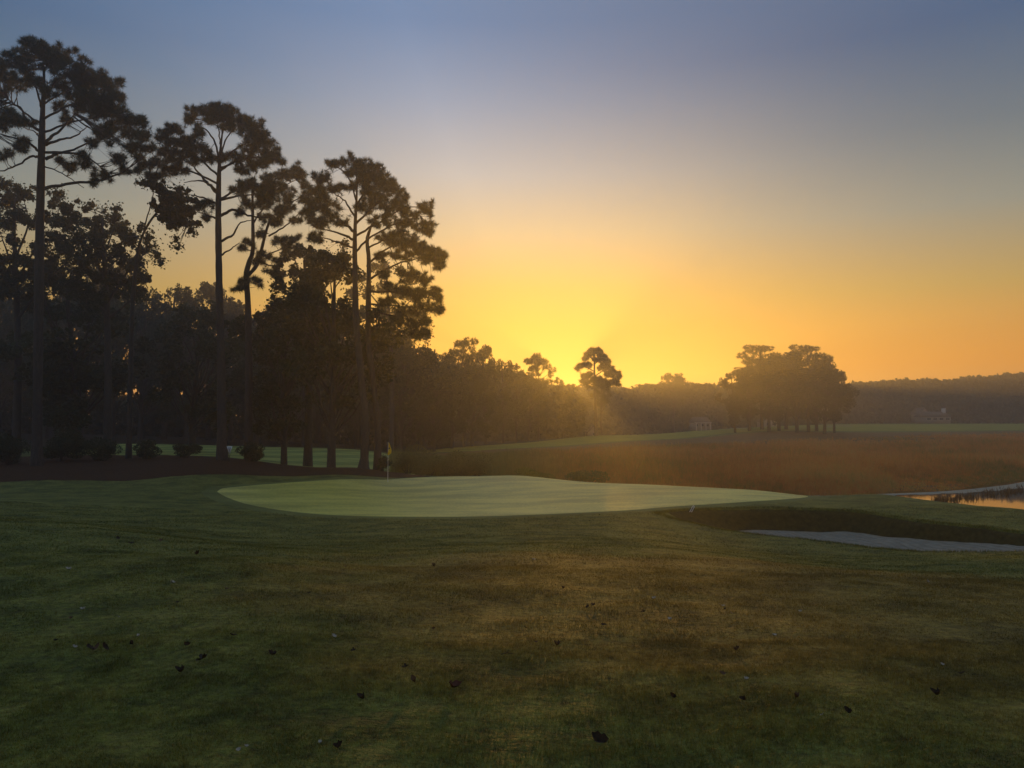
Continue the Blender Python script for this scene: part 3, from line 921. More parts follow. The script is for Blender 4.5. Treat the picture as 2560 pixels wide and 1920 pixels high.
traced_tree('water_oak_tree', 'broadleaf tree filling the gap between crooked pine and leaning pine', 'tree', 'gum trees at the wood edge', 56,
  [[(770, 1140, 20), (772, 950, 18), (768, 820, 15), (765, 720, 10), (760, 650, 5)]],
  [[(768, 800, 8), (720, 740), (700, 690)], [(768, 770, 8), (820, 710), (850, 660)], [(766, 720, 6), (740, 660), (730, 630)], [(768, 820, 7), (830, 780), (880, 760)],
   [(766, 740, 6), (790, 680), (800, 640)], [(769, 840, 7), (700, 800), (660, 780)]],
  [(720, 640, 16), (750, 630, 19), (780, 640, 19), (810, 640, 17), (840, 652, 17), (862, 642, 13), (700, 672, 15), (740, 680, 20), (790, 690, 20), (830, 690, 15), (700, 720, 20),
   (750, 730, 20), (800, 730, 15), (720, 770, 22), (760, 780, 22), (800, 790, 18), (680, 760, 20), (850, 760, 16), (850, 800, 18), (660, 800, 24), (710, 820, 26), (770, 830, 26),
   (830, 830, 22), (880, 820, 18), (870, 700, 12), (860, 610, 10), (880, 780, 12), (640, 840, 26), (600, 820, 24)],
  kind='leaf', seed=24, dens=.85, leafsize=.19, bark='bark2', crown='leaf')
traced_tree('broadleaf_tree', 'lacy broadleaf tree showing sunrise specks behind the slim pine', 'tree', 'gum trees at the wood edge', 90,
  [[(978, 1135, 12), (980, 950, 11), (975, 820, 9), (968, 720, 6), (965, 660, 3)]],
  [[(976, 830, 5), (1010, 770), (1040, 740)], [(975, 800, 5), (930, 740), (900, 700)], [(972, 760, 4), (1000, 700), (1020, 680)], [(977, 870, 5), (1030, 830), (1060, 800)], [(977, 880, 5), (910, 830), (870, 800)]],
  [(900, 690, 15), (935, 670, 16), (965, 665, 15), (1000, 680, 15), (1030, 700, 15), (880, 730, 16), (920, 730, 18), (960, 720, 18), (1000, 735, 18), (1040, 745, 15), (870, 780, 17),
   (910, 785, 20), (950, 780, 20), (995, 785, 20), (1035, 790, 17), (1065, 800, 13), (880, 830, 22), (930, 840, 24), (980, 845, 24), (1025, 840, 20), (1060, 840, 14), (900, 885, 24), (960, 895, 26), (1020, 890, 24), (1065, 880, 16)],
  kind='leaf', seed=26, dens=.75, leafsize=.27, bark='bark2', crown='leaf', fill=2)
traced_tree('broadleaf_sapling', 'small leafy sapling beside the foot of the slim pine', 'sapling', None, 47.5,
  [[(958, 1178, 3), (957, 1160, 2), (960, 1145, 1)]], [[(957, 1165, 1.4), (966, 1158), (972, 1152)], [(957, 1160, 1.4), (950, 1152), (948, 1148)]],
  [(952, 1152, 6), (960, 1146, 6), (968, 1152, 6), (956, 1163, 7), (966, 1164, 6), (972, 1158, 4)],
  kind='leaf', seed=25, dens=1.2, leafsize=.09, bark='bark2', crown='leaf', depth=.4)

# --- generic broadleaf and pine prototypes for the wood (meshes shared by copies)
def proto_broadleaf(seed, H=15.0, W=8.0, clear=.22, nblob=30, nleaf=5200, leafsize=.30):
    rng = np.random.RandomState(seed)
    ta, ba, ca = Acc(), Acc(), Acc()
    lean = rng.normal(size=2) * .03 * H
    top = np.array((lean[0], lean[1], H * .9))
    tp = spline([(0, 0, -.3), (lean[0] * .1, lean[1] * .1, H * .2), (lean[0] * .5, lean[1] * .5, H * .55), top], 16)
    ta.tube(tp, np.linspace(.022 * H, .006 * H, 16) ** 1.0, 8)
    zc = H * (clear + 1) / 2
    hh = H * (1 - clear) / 2
    pts = []
    while len(pts) < nblob:
        v = rng.uniform(-1, 1, 3)
        r = np.linalg.norm(v)
        if r > 1 or r < .35:
            continue
        # fuller above, narrow foot
        wz = 1.0 - .35 * max(0, v[2]) - .25 * max(0, -v[2])
        pts.append((v[0] * W / 2 * wz + lean[0] * .6, v[1] * W / 2 * wz + lean[1] * .6, zc + v[2] * hh))
    pts = np.array(pts)
    R = rng.uniform(.10, .19, nblob) * W
    share = R ** 2 / (R ** 2).sum()
    for p, r, s in zip(pts, R, share):
        a = tp[min(15, max(4, int(16 * (p[2] / H - .18))))]
        mid = (a + p) / 2 + rng.normal(size=3) * .12 * r + (0, 0, -.1 * r)
        ba.tube(spline([a, mid, p], 7), np.linspace(.006 * H, .0015 * H, 7), 5)
        n = int(nleaf * s)
        kk = max(5, int(9 * (r / 1.2)))
        ends = ball(kk, rng, .5)
        pos = p + (ends[rng.randint(0, kk, n)] * .75 + ball(n, rng, .1) * .40) * r
        leaves(ca, pos, leafsize, rng)
    return (ta.mesh('trunk', M['bark2'], True), ba.mesh('branches', M['bark2'], True), ca.mesh('crown', M['leaf']))

def proto_pine(seed, H=18.0, W=8.0, clear=.5, nblob=30, tuft=(.5, .065, 18), dens=1.3):
    rng = np.random.RandomState(seed)
    ta, ba, ca = Acc(), Acc(), Acc()
    tp = spline([(0, 0, -.3), (.05, .05, H * .3), (rng.normal() * .25, rng.normal() * .25, H * .65), (rng.normal() * .3, 0, H * .97)], 18)
    ta.tube(tp, np.linspace(.016 * H, .003 * H, 18), 8)
    for i in range(nblob):
        t = rng.uniform(0, 1) ** .8
        z = H * (clear + (1 - clear) * t) * .98
        rad = W / 2 * math.sqrt(max(.05, 1 - (t - .25) ** 2 / .75)) * rng.uniform(.25, 1)
        an = rng.uniform(0, 2 * math.pi)
        p = np.array((math.cos(an) * rad, math.sin(an) * rad, z))
        r = rng.uniform(.055, .12) * W
        a = tp[min(17, max(6, int(17 * (z - rad * .5) / H)))]
        ba.tube(spline([a, (a + p) / 2 + (0, 0, -.1), p], 7), np.linspace(.0045 * H, .001 * H, 7), 5)
        n = int(dens * 26 * (r / .9) ** 2 * (.5 / tuft[0]) ** 2)
        v = ball(n, rng, .4); v[:, 2] *= .65
        needles(ca, p + v * r, v * .8 + (0, 0, .4), tuft[2], tuft[0], tuft[1], rng)
    return (ta.mesh('trunk', M['bark'], True), ba.mesh('branches', M['bark'], True), ca.mesh('crown', M['needle']))

BROAD = [proto_broadleaf(100 + i, 15, 8.5, (.10, .18, .25, .12)[i], 32, 13000) for i in range(4)]
PINES = [proto_pine(200 + i, 18, 8.0, (.42, .36, .5)[i], 72) for i in range(3)]

def place(meshes, name, label, cat, group, px, D, top_py, width_px=None, H0=15.0, W0=8.5, rot=0.0, base_z_=None):
    x = P(px, 1100, D)[0]
    zb = gz(x, D) if base_z_ is None else base_z_
    H = P(px, top_py, D)[2] - zb
    s = H / H0
    sw = s if width_px is None else width_px * D / F / W0
    r = link(name, None, label=label, cat=cat, group=group, loc=(x, D, zb))
    r.rotation_euler = (0, 0, rot)
    r.scale = (sw, sw, s)
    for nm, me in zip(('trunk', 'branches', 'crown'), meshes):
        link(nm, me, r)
    return r

def WOOD(px):
    for lim, where in ((-20, 'left of the tallest pine'), (160, 'behind the tallest pine'), (320, 'between the tallest pine and the round shrub'), (450, 'left of the second pine trunk'),
                       (600, 'behind the second pine trunk'), (720, 'right of the crooked pine'), (860, 'left of the leaning pine'), (960, 'behind the leaning pine')):
        if px < lim:
            return 'broadleaf tree merged into the dark wood ' + where
    return 'broadleaf tree merged into the dark wood behind the flag'
wl = [(-190, 640), (-110, 650), (-40, 660), (40, 690), (120, 680), (200, 660), (280, 660), (350, 700), (410, 695), (465, 722), (520, 716), (575, 726), (640, 750), (700, 745),
      (760, 735), (830, 745), (890, 775), (945, 830), (1000, 850), (1050, 862)]
rw = np.random.RandomState(5)
for i, (px, ty) in enumerate(wl):
    D = 90 + rw.uniform(0, 14)
    place(BROAD[i % 4], 'broadleaf_tree', WOOD(px), 'tree', 'trees of the dark wood', px, D, ty + rw.uniform(-6, 10), 190, rot=rw.uniform(0, 6.28))
    if i % 2 == 0 and not 180 < px < 560:
        place(BROAD[(i + 1) % 4], 'broadleaf_tree', WOOD(px + 35), 'tree', 'trees of the dark wood', px + 35, D + 18, ty + 60, 190, rot=rw.uniform(0, 6.28))
    if i % 3 == 1 and not 180 < px < 560:
        place(BROAD[(i + 2) % 4], 'broadleaf_tree', WOOD(px + 10), 'tree', 'trees of the dark wood', px + 10, D - 4 + rw.uniform(0, 3), 880 + rw.uniform(-40, 30), 170, rot=rw.uniform(0, 6.28))
# nearer trees whose trunks stand against the bright fairway strip
place(BROAD[2], 'water_oak_tree', 'dark oak trunk against the bright fairway, left of the leaning pine', 'tree', None, 829, 48.5, 640, 300, rot=1.2)
place(BROAD[1], 'water_oak_tree', 'thin dark trunk in the middle of the bright fairway strip', 'tree', None, 711, 52, 790, 230, rot=2.0)
place(BROAD[0], 'water_oak_tree', 'dark leafy tree behind the shrubs near the left edge', 'tree', None, 190, 62, 660, 330, rot=.4)
place(BROAD[3], 'water_oak_tree', 'dark leafy tree behind the triangular sign and second pine', 'tree', None, 480, 66, 735, 260, rot=3.0)

# receding tree line left of the sunrise
for a in [(1085, 98, 872, 120, 0, 'tree where the receding tree line meets the slim pine crown'),
          (1130, 106, 880, 110, 1, 'dark rounded tree low in front of the tallest tree-line crown'),
          (1215, 120, 868, 110, 2, 'rounded tree just right of the tallest tree-line crown'),
          (1258, 126, 888, 90, 3, 'small even-topped tree midway along the receding tree line'),
          (1290, 132, 898, 90, 0, 'small tree left of the knobbly pine in the tree line'),
          (1395, 158, 945, 80, 1, 'low tree on the slope down to the sunrise gap'),
          (1428, 168, 962, 80, 2, 'lowest tree at the edge of the sunrise gap'),
          (1180, 112, 940, 130, 3, 'lower tree in shade under the tallest tree-line crown'),
          (1320, 140, 950, 110, 1, 'lower tree in shade under the knobbly pine')]:
    place(BROAD[a[4]], 'broadleaf_tree', a[5], 'tree', 'receding tree line', a[0], a[1], a[2], a[3], rot=a[0] * .7)
place(PINES[0], 'pine_tree', 'tallest crown of the receding tree line, open-topped pine', 'tree', 'receding tree line', 1160, 110, 846, 115, 18, 8, .5)
place(PINES[1], 'pine_tree', 'knobbly pine rising from the tree line left of the sunrise gap', 'tree', 'receding tree line', 1347, 140, 886, 90, 18, 8, 2.5)
place(PINES[2], 'pine_tree', 'small pine top on the horizon between lone pine and tree clump', 'tree', None, 1685, 225, 934, 80, 18, 8, 1.1)

# lone pine on the fairway ridge
traced_tree('pine_tree', 'lone pine silhouetted beside the sunrise on the fairway ridge', 'tree', None, 152,
  [[(1490, 1093, 9), (1489, 1040, 7.5), (1487, 980, 6.5), (1486, 930, 5), (1486, 880, 3)]],
  [[(1487, 960, 3), (1510, 950), (1535, 950)], [(1487, 930, 3), (1465, 918), (1448, 922)], [(1487, 940, 3), (1520, 922), (1540, 935)], [(1487, 910, 2.5), (1505, 895), (1515, 900)],
   [(1487, 965, 3), (1465, 955), (1450, 955)], [(1487, 900, 2), (1470, 890), (1462, 893)]],
  [(1480, 878, 11), (1494, 880, 12), (1470, 890, 10), (1506, 893, 12), (1519, 904, 9), (1462, 897, 7), (1490, 899, 9), (1450, 915, 8), (1462, 912, 8), (1443, 925, 5), (1475, 912, 6),
   (1514, 914, 11), (1526, 921, 9), (1535, 931, 9), (1545, 942, 9), (1540, 953, 9), (1520, 935, 11), (1500, 922, 8), (1460, 940, 8), (1475, 936, 8), (1454, 953, 7), (1487, 950, 11),
   (1506, 955, 12), (1530, 957, 10), (1466, 958, 7), (1545, 962, 7), (1490, 966, 8), (1470, 968, 6), (1515, 968, 8)],
  seed=31, dens=1.5, tuft=(.62, .09, 18), depth=2.5, fill=1)
place(PINES[2], 'pine_tree', 'slender pine trunk just right of the lone sunrise pine', 'tree', None, 1503, 160, 940, 55, 18, 8, 2.0)

# clump on the far fairway: ten trunks under one mass of crown
cl = [(1838, 1062, 925, 60, 'leftmost tree of the far clump, low open crown'), (1874, 1066, 895, 85, 'second tree from the left in the far clump'),
      (1906, 1074, 862, 100, 'thick-trunked tree under the left peak of the far clump'), (1923, 1072, 880, 90, 'tree right beside the thick trunk in the far clump'),
      (1948, 1070, 876, 90, 'slim trunk left of the middle of the far clump'), (1966, 1070, 884, 95, 'middle tree of the far clump'),
      (1993, 1071, 882, 95, 'tree in the dip between the two peaks of the far clump'), (2022, 1072, 862, 95, 'tree under the right peak of the far clump'),
      (2042, 1071, 870, 90, 'tree just right of the right peak of the far clump'), (2062, 1070, 893, 85, 'second tree from the right end of the far clump'),
      (2086, 1068, 925, 70, 'rightmost tree of the far clump, sloping crown')]
for i, (px, by, ty, w, lab) in enumerate(cl):
    place((BROAD[i % 4] if i not in (2, 7) else PINES[0]), 'clump_tree', lab, 'tree', 'tree clump on the far fairway', px, 160 + (i * 37 % 11), ty, w * 1.35, *((15, 8.5) if i not in (2, 7) else (18, 8)), rot=i * 1.3)

# far woods: one mass each, past telling apart
def wood_band(name, label, xs, tops, D0, D1, nq, size, seed, base_py=1075, group=None):
    rng = np.random.RandomState(seed)
    acc = Acc()
    px = rng.uniform(xs[0], xs[-1], nq)
    D = rng.uniform(D0, D1, nq)
    tp = np.interp(px, xs, tops) + 9 * vnoise(px / 26., D / 9., seed) + 5 * vnoise(px / 9., D / 5., seed + 1) + 3
    t = rng.uniform(0, 1, nq) ** .75
    p = PV(px, tp * t + base_py * (1 - t), D)
    zb = ground_z(p[:, 0], p[:, 1])
    p[:, 2] = np.maximum(p[:, 2], zb + .1)
    leaves(acc, p, size, rng)
    # trunks standing in the mass
    for q in np.linspace(xs[0] + 8, xs[-1] - 8, int((xs[-1] - xs[0]) / 16)):
        d = rng.uniform(D0, D1)
        x = P(q, 1070, d)[0]
        z0 = gz(x, d)
        zt = P(q, np.interp(q, xs, tops) + 25, d)[2]
        acc.tube(np.array([(x, d, z0 - .3), (x + rng.normal() * .2, d, (z0 + zt) / 2), (x + rng.normal() * .4, d, zt)]), (.22, .16, .05), 5)
    return link(name, acc.mesh(name, M['leaf']), label=label, cat='wood', kind='stuff')
wood_band('far_wood', 'misty far wood along the horizon right of the tree clump', [2040, 2110, 2200, 2300, 2400, 2480, 2560, 2700, 2900],
          [962, 958, 956, 950, 948, 938, 932, 928, 920], 265, 300, 60000, 1.5, 51, 1066)
wood_band('far_wood', 'golden-hazed far wood behind the lone sunrise pine', [1380, 1430, 1500, 1560, 1640, 1700, 1800, 1860, 2050],
          [965, 968, 968, 970, 962, 958, 966, 964, 962], 225, 262, 56000, 1.3, 52, 1100)
wood_band('undergrowth', 'black undergrowth filling the wood behind the fairway strip', [-320, 0, 160, 220, 540, 620, 900, 1010, 1080, 1130],
          [930, 940, 950, 990, 985, 950, 945, 950, 960, 975], 112, 124, 42000, .75, 53, 1130)
wood_band('undergrowth', 'shaded leafy mass within the receding tree line', [1085, 1200, 1300, 1400, 1460],
          [905, 915, 935, 968, 990], 150, 190, 40000, .9, 54, 1115)

# ------------------------------------------------------------------ shrubs and marsh
def bush(name, label, cat, group, px, py0, py1, wpx, D, seed, mat, leafsize=.11, dens=1.0):
    rng = np.random.RandomState(seed)
    b0 = P(px, py1, D)
    z0 = gz(b0[0], D)
    H = P(px, py0, D)[2] - z0
    W = wpx * D / F
    sa, ca = Acc(), Acc()
    nb = 12
    for i in range(nb):
        v = ball(1, rng, .3)[0]
        c = np.array((v[0] * W * .36, v[1] * W * .36, H * (.5 + .36 * v[2])))
        r = np.array((W * .2, W * .2, H * .22)) * rng.uniform(.8, 1.25)
        n = int(dens * 11.0 * W * H / nb / leafsize ** 2)
        pos = c + ball(n, rng, .35) * r
        pos[:, 2] = np.maximum(pos[:, 2], .03)
        leaves(ca, pos, leafsize, rng)
        sa.tube(spline([(v[0] * .1, v[1] * .1, -.05), c * (.5, .5, .55), c], 6), np.linspace(.025, .008, 6), 4)
    r = link(name, None, label=label, cat=cat, group=group, loc=(b0[0], D, z0))
    link('stems', sa.mesh('stems', M['bark2'], True), r)
    link('foliage', ca.mesh('foliage', mat), r)
    return r
SG = 'dark shrubs on the pine straw'
for i, a in enumerate([(20, 1085, 1185, 110, 46, 'dark shrub at the left edge beside the tallest pine'), (150, 1078, 1180, 140, 47, 'large dark shrub just right of the tallest pine trunk'),
          (240, 1092, 1176, 110, 48, 'dark shrub where the straw bed meets the first fairway glimpse'), (372, 1097, 1150, 80, 49, 'round dark shrub between two fairway glimpses'),
          (465, 1108, 1152, 84, 49, 'low dark shrub left of the second pine trunk'), (628, 1104, 1160, 84, 47.5, 'dark shrub right of the triangular sign')]):
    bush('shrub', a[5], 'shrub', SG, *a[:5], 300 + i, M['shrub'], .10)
MB = 'bushes at the marsh edge behind the green'
for i, a in enumerate([(1020, 1128, 1190, 80, 55, 'grey-green bush right behind the flag at the marsh edge'), (1075, 1135, 1190, 90, 54, 'grey-green bush second right of the flag'),
          (1140, 1130, 1190, 100, 55, 'broad grey-green bush behind the top of the green'), (1195, 1140, 1192, 80, 54, 'grey-green bush where the marsh turns rusty'),
          (1045, 1118, 1180, 120, 60, 'taller grey-green thicket behind the bush by the flag'), (1170, 1122, 1180, 130, 61, 'taller grey-green thicket behind the crest of the green')]):
    bush('marsh_bush', a[5], 'bush', MB, *a[:5], 320 + i, M['marshbush'], .10, .8)
bush('marsh_bush', 'low lime-green bush behind the crest of the green', 'bush', MB, 1330, 1163, 1195, 120, 53, 330, M['limebush'], .10, .8)
bush('marsh_bush', 'dull green scrub right of the lime-green bush', 'bush', MB, 1470, 1172, 1200, 110, 52, 331, M['marshbush'], .10, .7)

def blades(acc, base, H, lean, w, rng):
    """Upright grass blades, one triangle each."""
    n = len(base)
    an = rng.uniform(0, 2 * math.pi, n)
    s = np.stack([np.cos(an), np.sin(an), 0 * an], -1)
    la = rng.uniform(0, 2 * math.pi, n)
    tip = base + np.stack([np.cos(la) * lean * H, np.sin(la) * lean * H, H], -1)
    w = np.asarray(w)[:, None] if np.ndim(w) else w
    V = np.stack([base - s * w * .5, base + s * w * .5, tip], 1).reshape(-1, 3)
    acc.add(V, T=np.arange(n * 3).reshape(-1, 3))

def mat_marsh():
    m, nt, b = nodes('marsh_grass')
    pos = geo_pos(nt)
    a = noise(nt, .055, 3, .6, pos)
    f = noise(nt, 1.3, 3, .8, pos)
    v = mth(nt, 'ADD', mth(nt, 'MULTIPLY', a, .55), mth(nt, 'MULTIPLY', f, .45))
    c = ramp(nt, v, [(.37, (.26, .24, .055)), (.44, (.48, .28, .070)), (.50, (.72, .28, .075)), (.57, (.74, .44, .13)), (.66, (.34, .27, .065))])
    sx = N(nt, 'ShaderNodeSeparateXYZ')
    nt.links.new(pos, sx.inputs[0])
    zf = N(nt, 'ShaderNodeMapRange', interpolation_type='SMOOTHSTEP')
    zf.inputs['From Min'].default_value = 9.0
    zf.inputs['From Max'].default_value = -3.0
    nt.links.new(mth(nt, 'ADD', sx.outputs[0], mth(nt, 'MULTIPLY', mth(nt, 'SUBTRACT', f, .5), 14.0)), zf.inputs['Value'])
    c = mix(nt, zf.outputs[0], c, (.20, .215, .060))
    nt.links.new(c, b.inputs['Base Color'])
    b.inputs['Roughness'].default_value = .8
    b.inputs['Specular IOR Level'].default_value = .1
    tr = N(nt, 'ShaderNodeBsdfTranslucent')
    nt.links.new(c, tr.inputs[0])
    ms = N(nt, 'ShaderNodeMixShader')
    ms.inputs[0].default_value = .52
    nt.links.new(b.outputs[0], ms.inputs[1])
    nt.links.new(tr.outputs[0], ms.inputs[2])
    nt.links.new(ms.outputs[0], nt.nodes['Material Output'].inputs[0])
    return m
rm = np.random.RandomState(60)
nc = 46000
per = 9
mx = rm.uniform(985, 2900, nc)
nearD = np.interp(mx, [985, 1100, 1300, 1600, 1900, 2150, 2230, 2350, 2460, 2560, 2900], [56, 54.5, 53, 51.3, 50.4, 50.9, 52.2, 54.6, 58.8, 65.5, 76])
farD = np.interp(mx, [985, 1100, 1300, 1600, 1900, 2150, 2560, 2900], [80, 83, 92, 116, 140, 155, 174, 182])
tt = rm.uniform(0, 1, nc)
mD = 1 / (1 / nearD * (1 - tt) + 1 / farD * tt)
mX = (mx - 1280) / F * mD
tall = .45 * vnoise(mX / 7.0, mD / 11.0, 61) + .35 * vnoise(mX / 2.4, mD / 3.0, 62) + .3 * rm.normal(size=nc)
ch = np.clip(1.15 + tall, .35, 2.1) * (.45 + .55 * sstep(0, 6, mD - nearD))
ch *= 1 - .55 * sstep(.6, 1.0, (mD - nearD) / (farD - nearD))
ch *= 1 - .80 * sstep(2150, 2260, mx) * (1 - sstep(6, 18, mD - nearD))
rep_ = lambda a_: np.repeat(a_, per)
bX = rep_(mX) + rm.normal(size=nc * per) * .16
bD = rep_(mD) + rm.normal(size=nc * per) * .16
mb = np.stack([bX, bD, base_z(bX, bD)], -1)
mh = rep_(ch) * rm.uniform(.45, 1.1, nc * per)
ma = Acc()
blades(ma, mb, mh, np.abs(rm.normal(size=nc * per)) * .26, .012 + bD * .0006, rm)
link('marsh_grass', ma.mesh('marsh_grass', mat_marsh()), label='rust-brown marsh grass filling the wetland behind the green', cat='marsh grass', kind='stuff')

# pale scum along the far shore, water plants standing in the pond
sa_ = spline([(16.5, 50.7), (22, 52.0), (27, 53.2), (32, 55.6), (38, 60.0), (45, 66.0), (56, 72)], 60)
sb_ = spline([(16.5, 50.2), (22, 51.0), (27, 51.9), (32, 53.7), (38, 57.6), (45, 63.2), (56, 69)], 60)
w_ = .18 * np.sin(np.arange(60) * 1.1) + .12 * np.sin(np.arange(60) * 2.7)
sb_[:, 1] += w_
V = np.concatenate([np.concatenate([sa_, np.full((60, 1), WATER_Z + .012)], 1), np.concatenate([sb_, np.full((60, 1), WATER_Z + .012)], 1)])
j = np.arange(59)
link('pond_scum', mesh('pond_scum', V, np.stack([j + 60, j + 61, j + 1, j], -1), M['scum']), label='pale scum strip along the far shore of the pond', cat='pond scum', kind='stuff')
rp = np.random.RandomState(66)
pa = Acc()
c_ = np.concatenate([np.stack([rp.uniform(2330, 2600, 90), rp.uniform(0, 1, 90)], -1)])
ppy = np.interp(c_[:, 0], [2330, 2440, 2560, 2600], [1252, 1238, 1222, 1218]) + rp.normal(size=90) * 4
Dw = (EYE - WATER_Z) * F / (ppy - 1060)
for q, d in zip(c_[:, 0], Dw):
    x = (q - 1280) / F * d
    n = rp.randint(5, 16)
    b_ = np.stack([x + rp.normal(size=n) * .22, d + rp.normal(size=n) * .22, np.full(n, WATER_Z)], -1)
    blades(pa, b_, rp.uniform(.12, .42, n), np.abs(rp.normal(size=n)) * .6, .035, rp)
link('water_plants', pa.mesh('water_plants', M['mud']), label='dark water plants dotting the bright end of the pond', cat='water plants', kind='stuff')

# ------------------------------------------------------------------ mown grass blades on the near turf
rg = np.random.RandomState(70)
ga = Acc()
for (d0, d1, n, h, w) in [(3.0, 6.0, 260000, .021, .0036), (6.0, 10.5, 210000, .022, .0056), (10.5, 19.0, 140000, .026, .010), (19.0, 28.5, 70000, .030, .018)]:
    gD = np.sqrt(rg.uniform(d0 * d0, d1 * d1, n))
    gX = gD * rg.uniform(-.72, .72, n)
    ok = ~in_poly(gX, gD, gs)
    gX, gD = gX[ok], gD[ok]
    gg = ground_z(gX, gD)
    ok = ~(in_poly(gX, gD, BUNK) & (gg < base_z(gX, gD) - sand_drop(gX) + .06))
    gX, gD, gg = gX[ok], gD[ok], gg[ok]
    b_ = np.stack([gX, gD, gg - .004], -1)
    hh = h * rg.uniform(.5, 1.25, len(gX)) * (1 + .45 * vnoise(gX / .22, gD / .22, 71) + .3 * vnoise(gX / .9, gD / .8, 72))
    blades(ga, b_, hh, np.abs(rg.normal(size=len(gX))) * 1.0, w, rg)
# ragged grass on the bunker lip
t_ = rg.uniform(0, 69, 9000)
lp = bf[t_.astype(int)] + (bf[np.minimum(t_.astype(int) + 1, 69)] - bf[t_.astype(int)]) * (t_ % 1)[:, None] + rg.normal(size=(9000, 2)) * .12
blades(ga, np.stack([lp[:, 0], lp[:, 1], ground_z(lp[:, 0], lp[:, 1]) - .01], -1), rg.uniform(.03, .09, 9000), np.abs(rg.normal(size=9000)) * .5, .014, rg)
t_ = rg.uniform(0, 59, 9000)
lp = bn[t_.astype(int)] + (bn[np.minimum(t_.astype(int) + 1, 59)] - bn[t_.astype(int)]) * (t_ % 1)[:, None] + rg.normal(size=(9000, 2)) * .12
blades(ga, np.stack([lp[:, 0], lp[:, 1], ground_z(lp[:, 0], lp[:, 1]) - .01], -1), rg.uniform(.03, .08, 9000), np.abs(rg.normal(size=9000)) * .5, .012, rg)
link('grass', ga.mesh('grass', M['blade']), label='short mown grass of the approach in front of the green', cat='grass', kind='stuff')

# ------------------------------------------------------------------ flag, sign, hoop
fp = P(969.5, 1207, 42.5)
fz = gz(fp[0], 42.5) + .03
fl = link('golf_flag', None, label='yellow flag hanging limp on a thin white flagstick on the green', cat='flag', loc=(fp[0], 42.5, fz))
a = Acc()
a.tube([(0, 0, -.1), (0, 0, 1.0), (0, 0, 2.18)], [.014, .012, .010], 8)
link('flagstick', a.mesh('flagstick', M['white'], True), fl)
# limp cloth: rows down the hoist, folds swinging away from the stick
rows = [(2.17, .02, .055, .0), (2.06, .02, .085, .03), (1.94, .02, .125, .05), (1.82, .015, .165, .045), (1.70, .0, .185, .02), (1.60, -.012, .175, -.01), (1.53, -.012, .08, -.02), (1.47, -.004, .03, -.01)]
V = []
for z, x0, x1, yb in rows:
    for t in np.linspace(0, 1, 9):
        V.append((x0 + (x1 - x0) * t, .035 * math.sin(t * 7 + z * 3) * (1 if t > .05 else 0) + yb * t, z - .02 * t))
V = np.array(V)
Q = np.array([[r * 9 + c, r * 9 + c + 1, (r + 1) * 9 + c + 1, (r + 1) * 9 + c] for r in range(7) for c in range(8)])
me = mesh('flag_cloth', V, Q, M['yellow'], True)
oc = link('flag_cloth', me, fl)
so = oc.modifiers.new('thick', 'SOLIDIFY'); so.thickness = .004
th = np.linspace(0, 2 * math.pi, 13)[:-1]
em = np.concatenate([[(.07, -.048, 1.845)], np.stack([.07 + .042 * np.cos(th), -.048 + .012 * np.cos(th * 2), 1.845 + .036 * np.sin(th)], -1)])
link('emblem', mesh('emblem', em, np.array([[0, i + 1, (i + 1) % 12 + 1] for i in range(12)]), M['black']), oc, label='dark round emblem on the yellow cloth')

sp_ = P(573.5, 1148, 45)
sg = link('triangular_sign', None, label='small white inverted-triangle sign beside the second pine trunk', cat='sign', loc=(sp_[0], 45, gz(sp_[0], 45)))
zt_ = P(573, 1115.5, 45)[2] - sg.location.z
zl_ = P(573, 1138, 45)[2] - sg.location.z
tri = np.array([(-.165, -.02, zt_), (.165, -.02, zt_ - .005), (0, -.02, zl_), (-.165, .0, zt_), (.165, 0, zt_ - .005), (0, 0, zl_)])
me = mesh('panel', tri, [np.array([[0, 2, 1], [3, 4, 5]]), np.array([[0, 1, 4, 3], [1, 2, 5, 4], [2, 0, 3, 5]])], M['white'])
pn = link('panel', me, sg)
a = Acc(); a.tube([(0, .02, -.1), (0, .02, zt_ * .8)], [.02, .02], 6)
link('post', a.mesh('post', M['twig'], True), sg)
# three faint upright strokes on the panel
a = Acc()
for q in (-.055, 0, .055):
    a.box((q - .012, -.026, zt_ - .26 + abs(q) * 1.4), (q + .012, -.021, zt_ - .06))
link('marking', a.mesh('marking', M['glass']), pn)

hp = P(1724, 1283, 28.0)
hb = np.array((hp[0], 28.0, gz(hp[0], 28.0)))
tp_ = P(1731.5, 1266, 28.05) - hb
bo_ = P(1723, 1283, 28.0) - hb
o2 = np.array((.062, .01, -.012))
hoop = spline([bo_ + (0, 0, -.05), bo_, bo_ * .4 + tp_ * .6, tp_, tp_ + o2 * .5 + (.004, 0, .02), tp_ + o2, bo_ * .4 + tp_ * .6 + o2, bo_ + o2, bo_ + o2 + (0, 0, -.05)], 40)
a = Acc(); a.tube(hoop, np.full(40, .012), 7)
link('hoop_stake', a.mesh('hoop_stake', M['white'], True), label='small white hoop leaning at the left end of the bunker lip', cat='hoop', loc=tuple(hb))

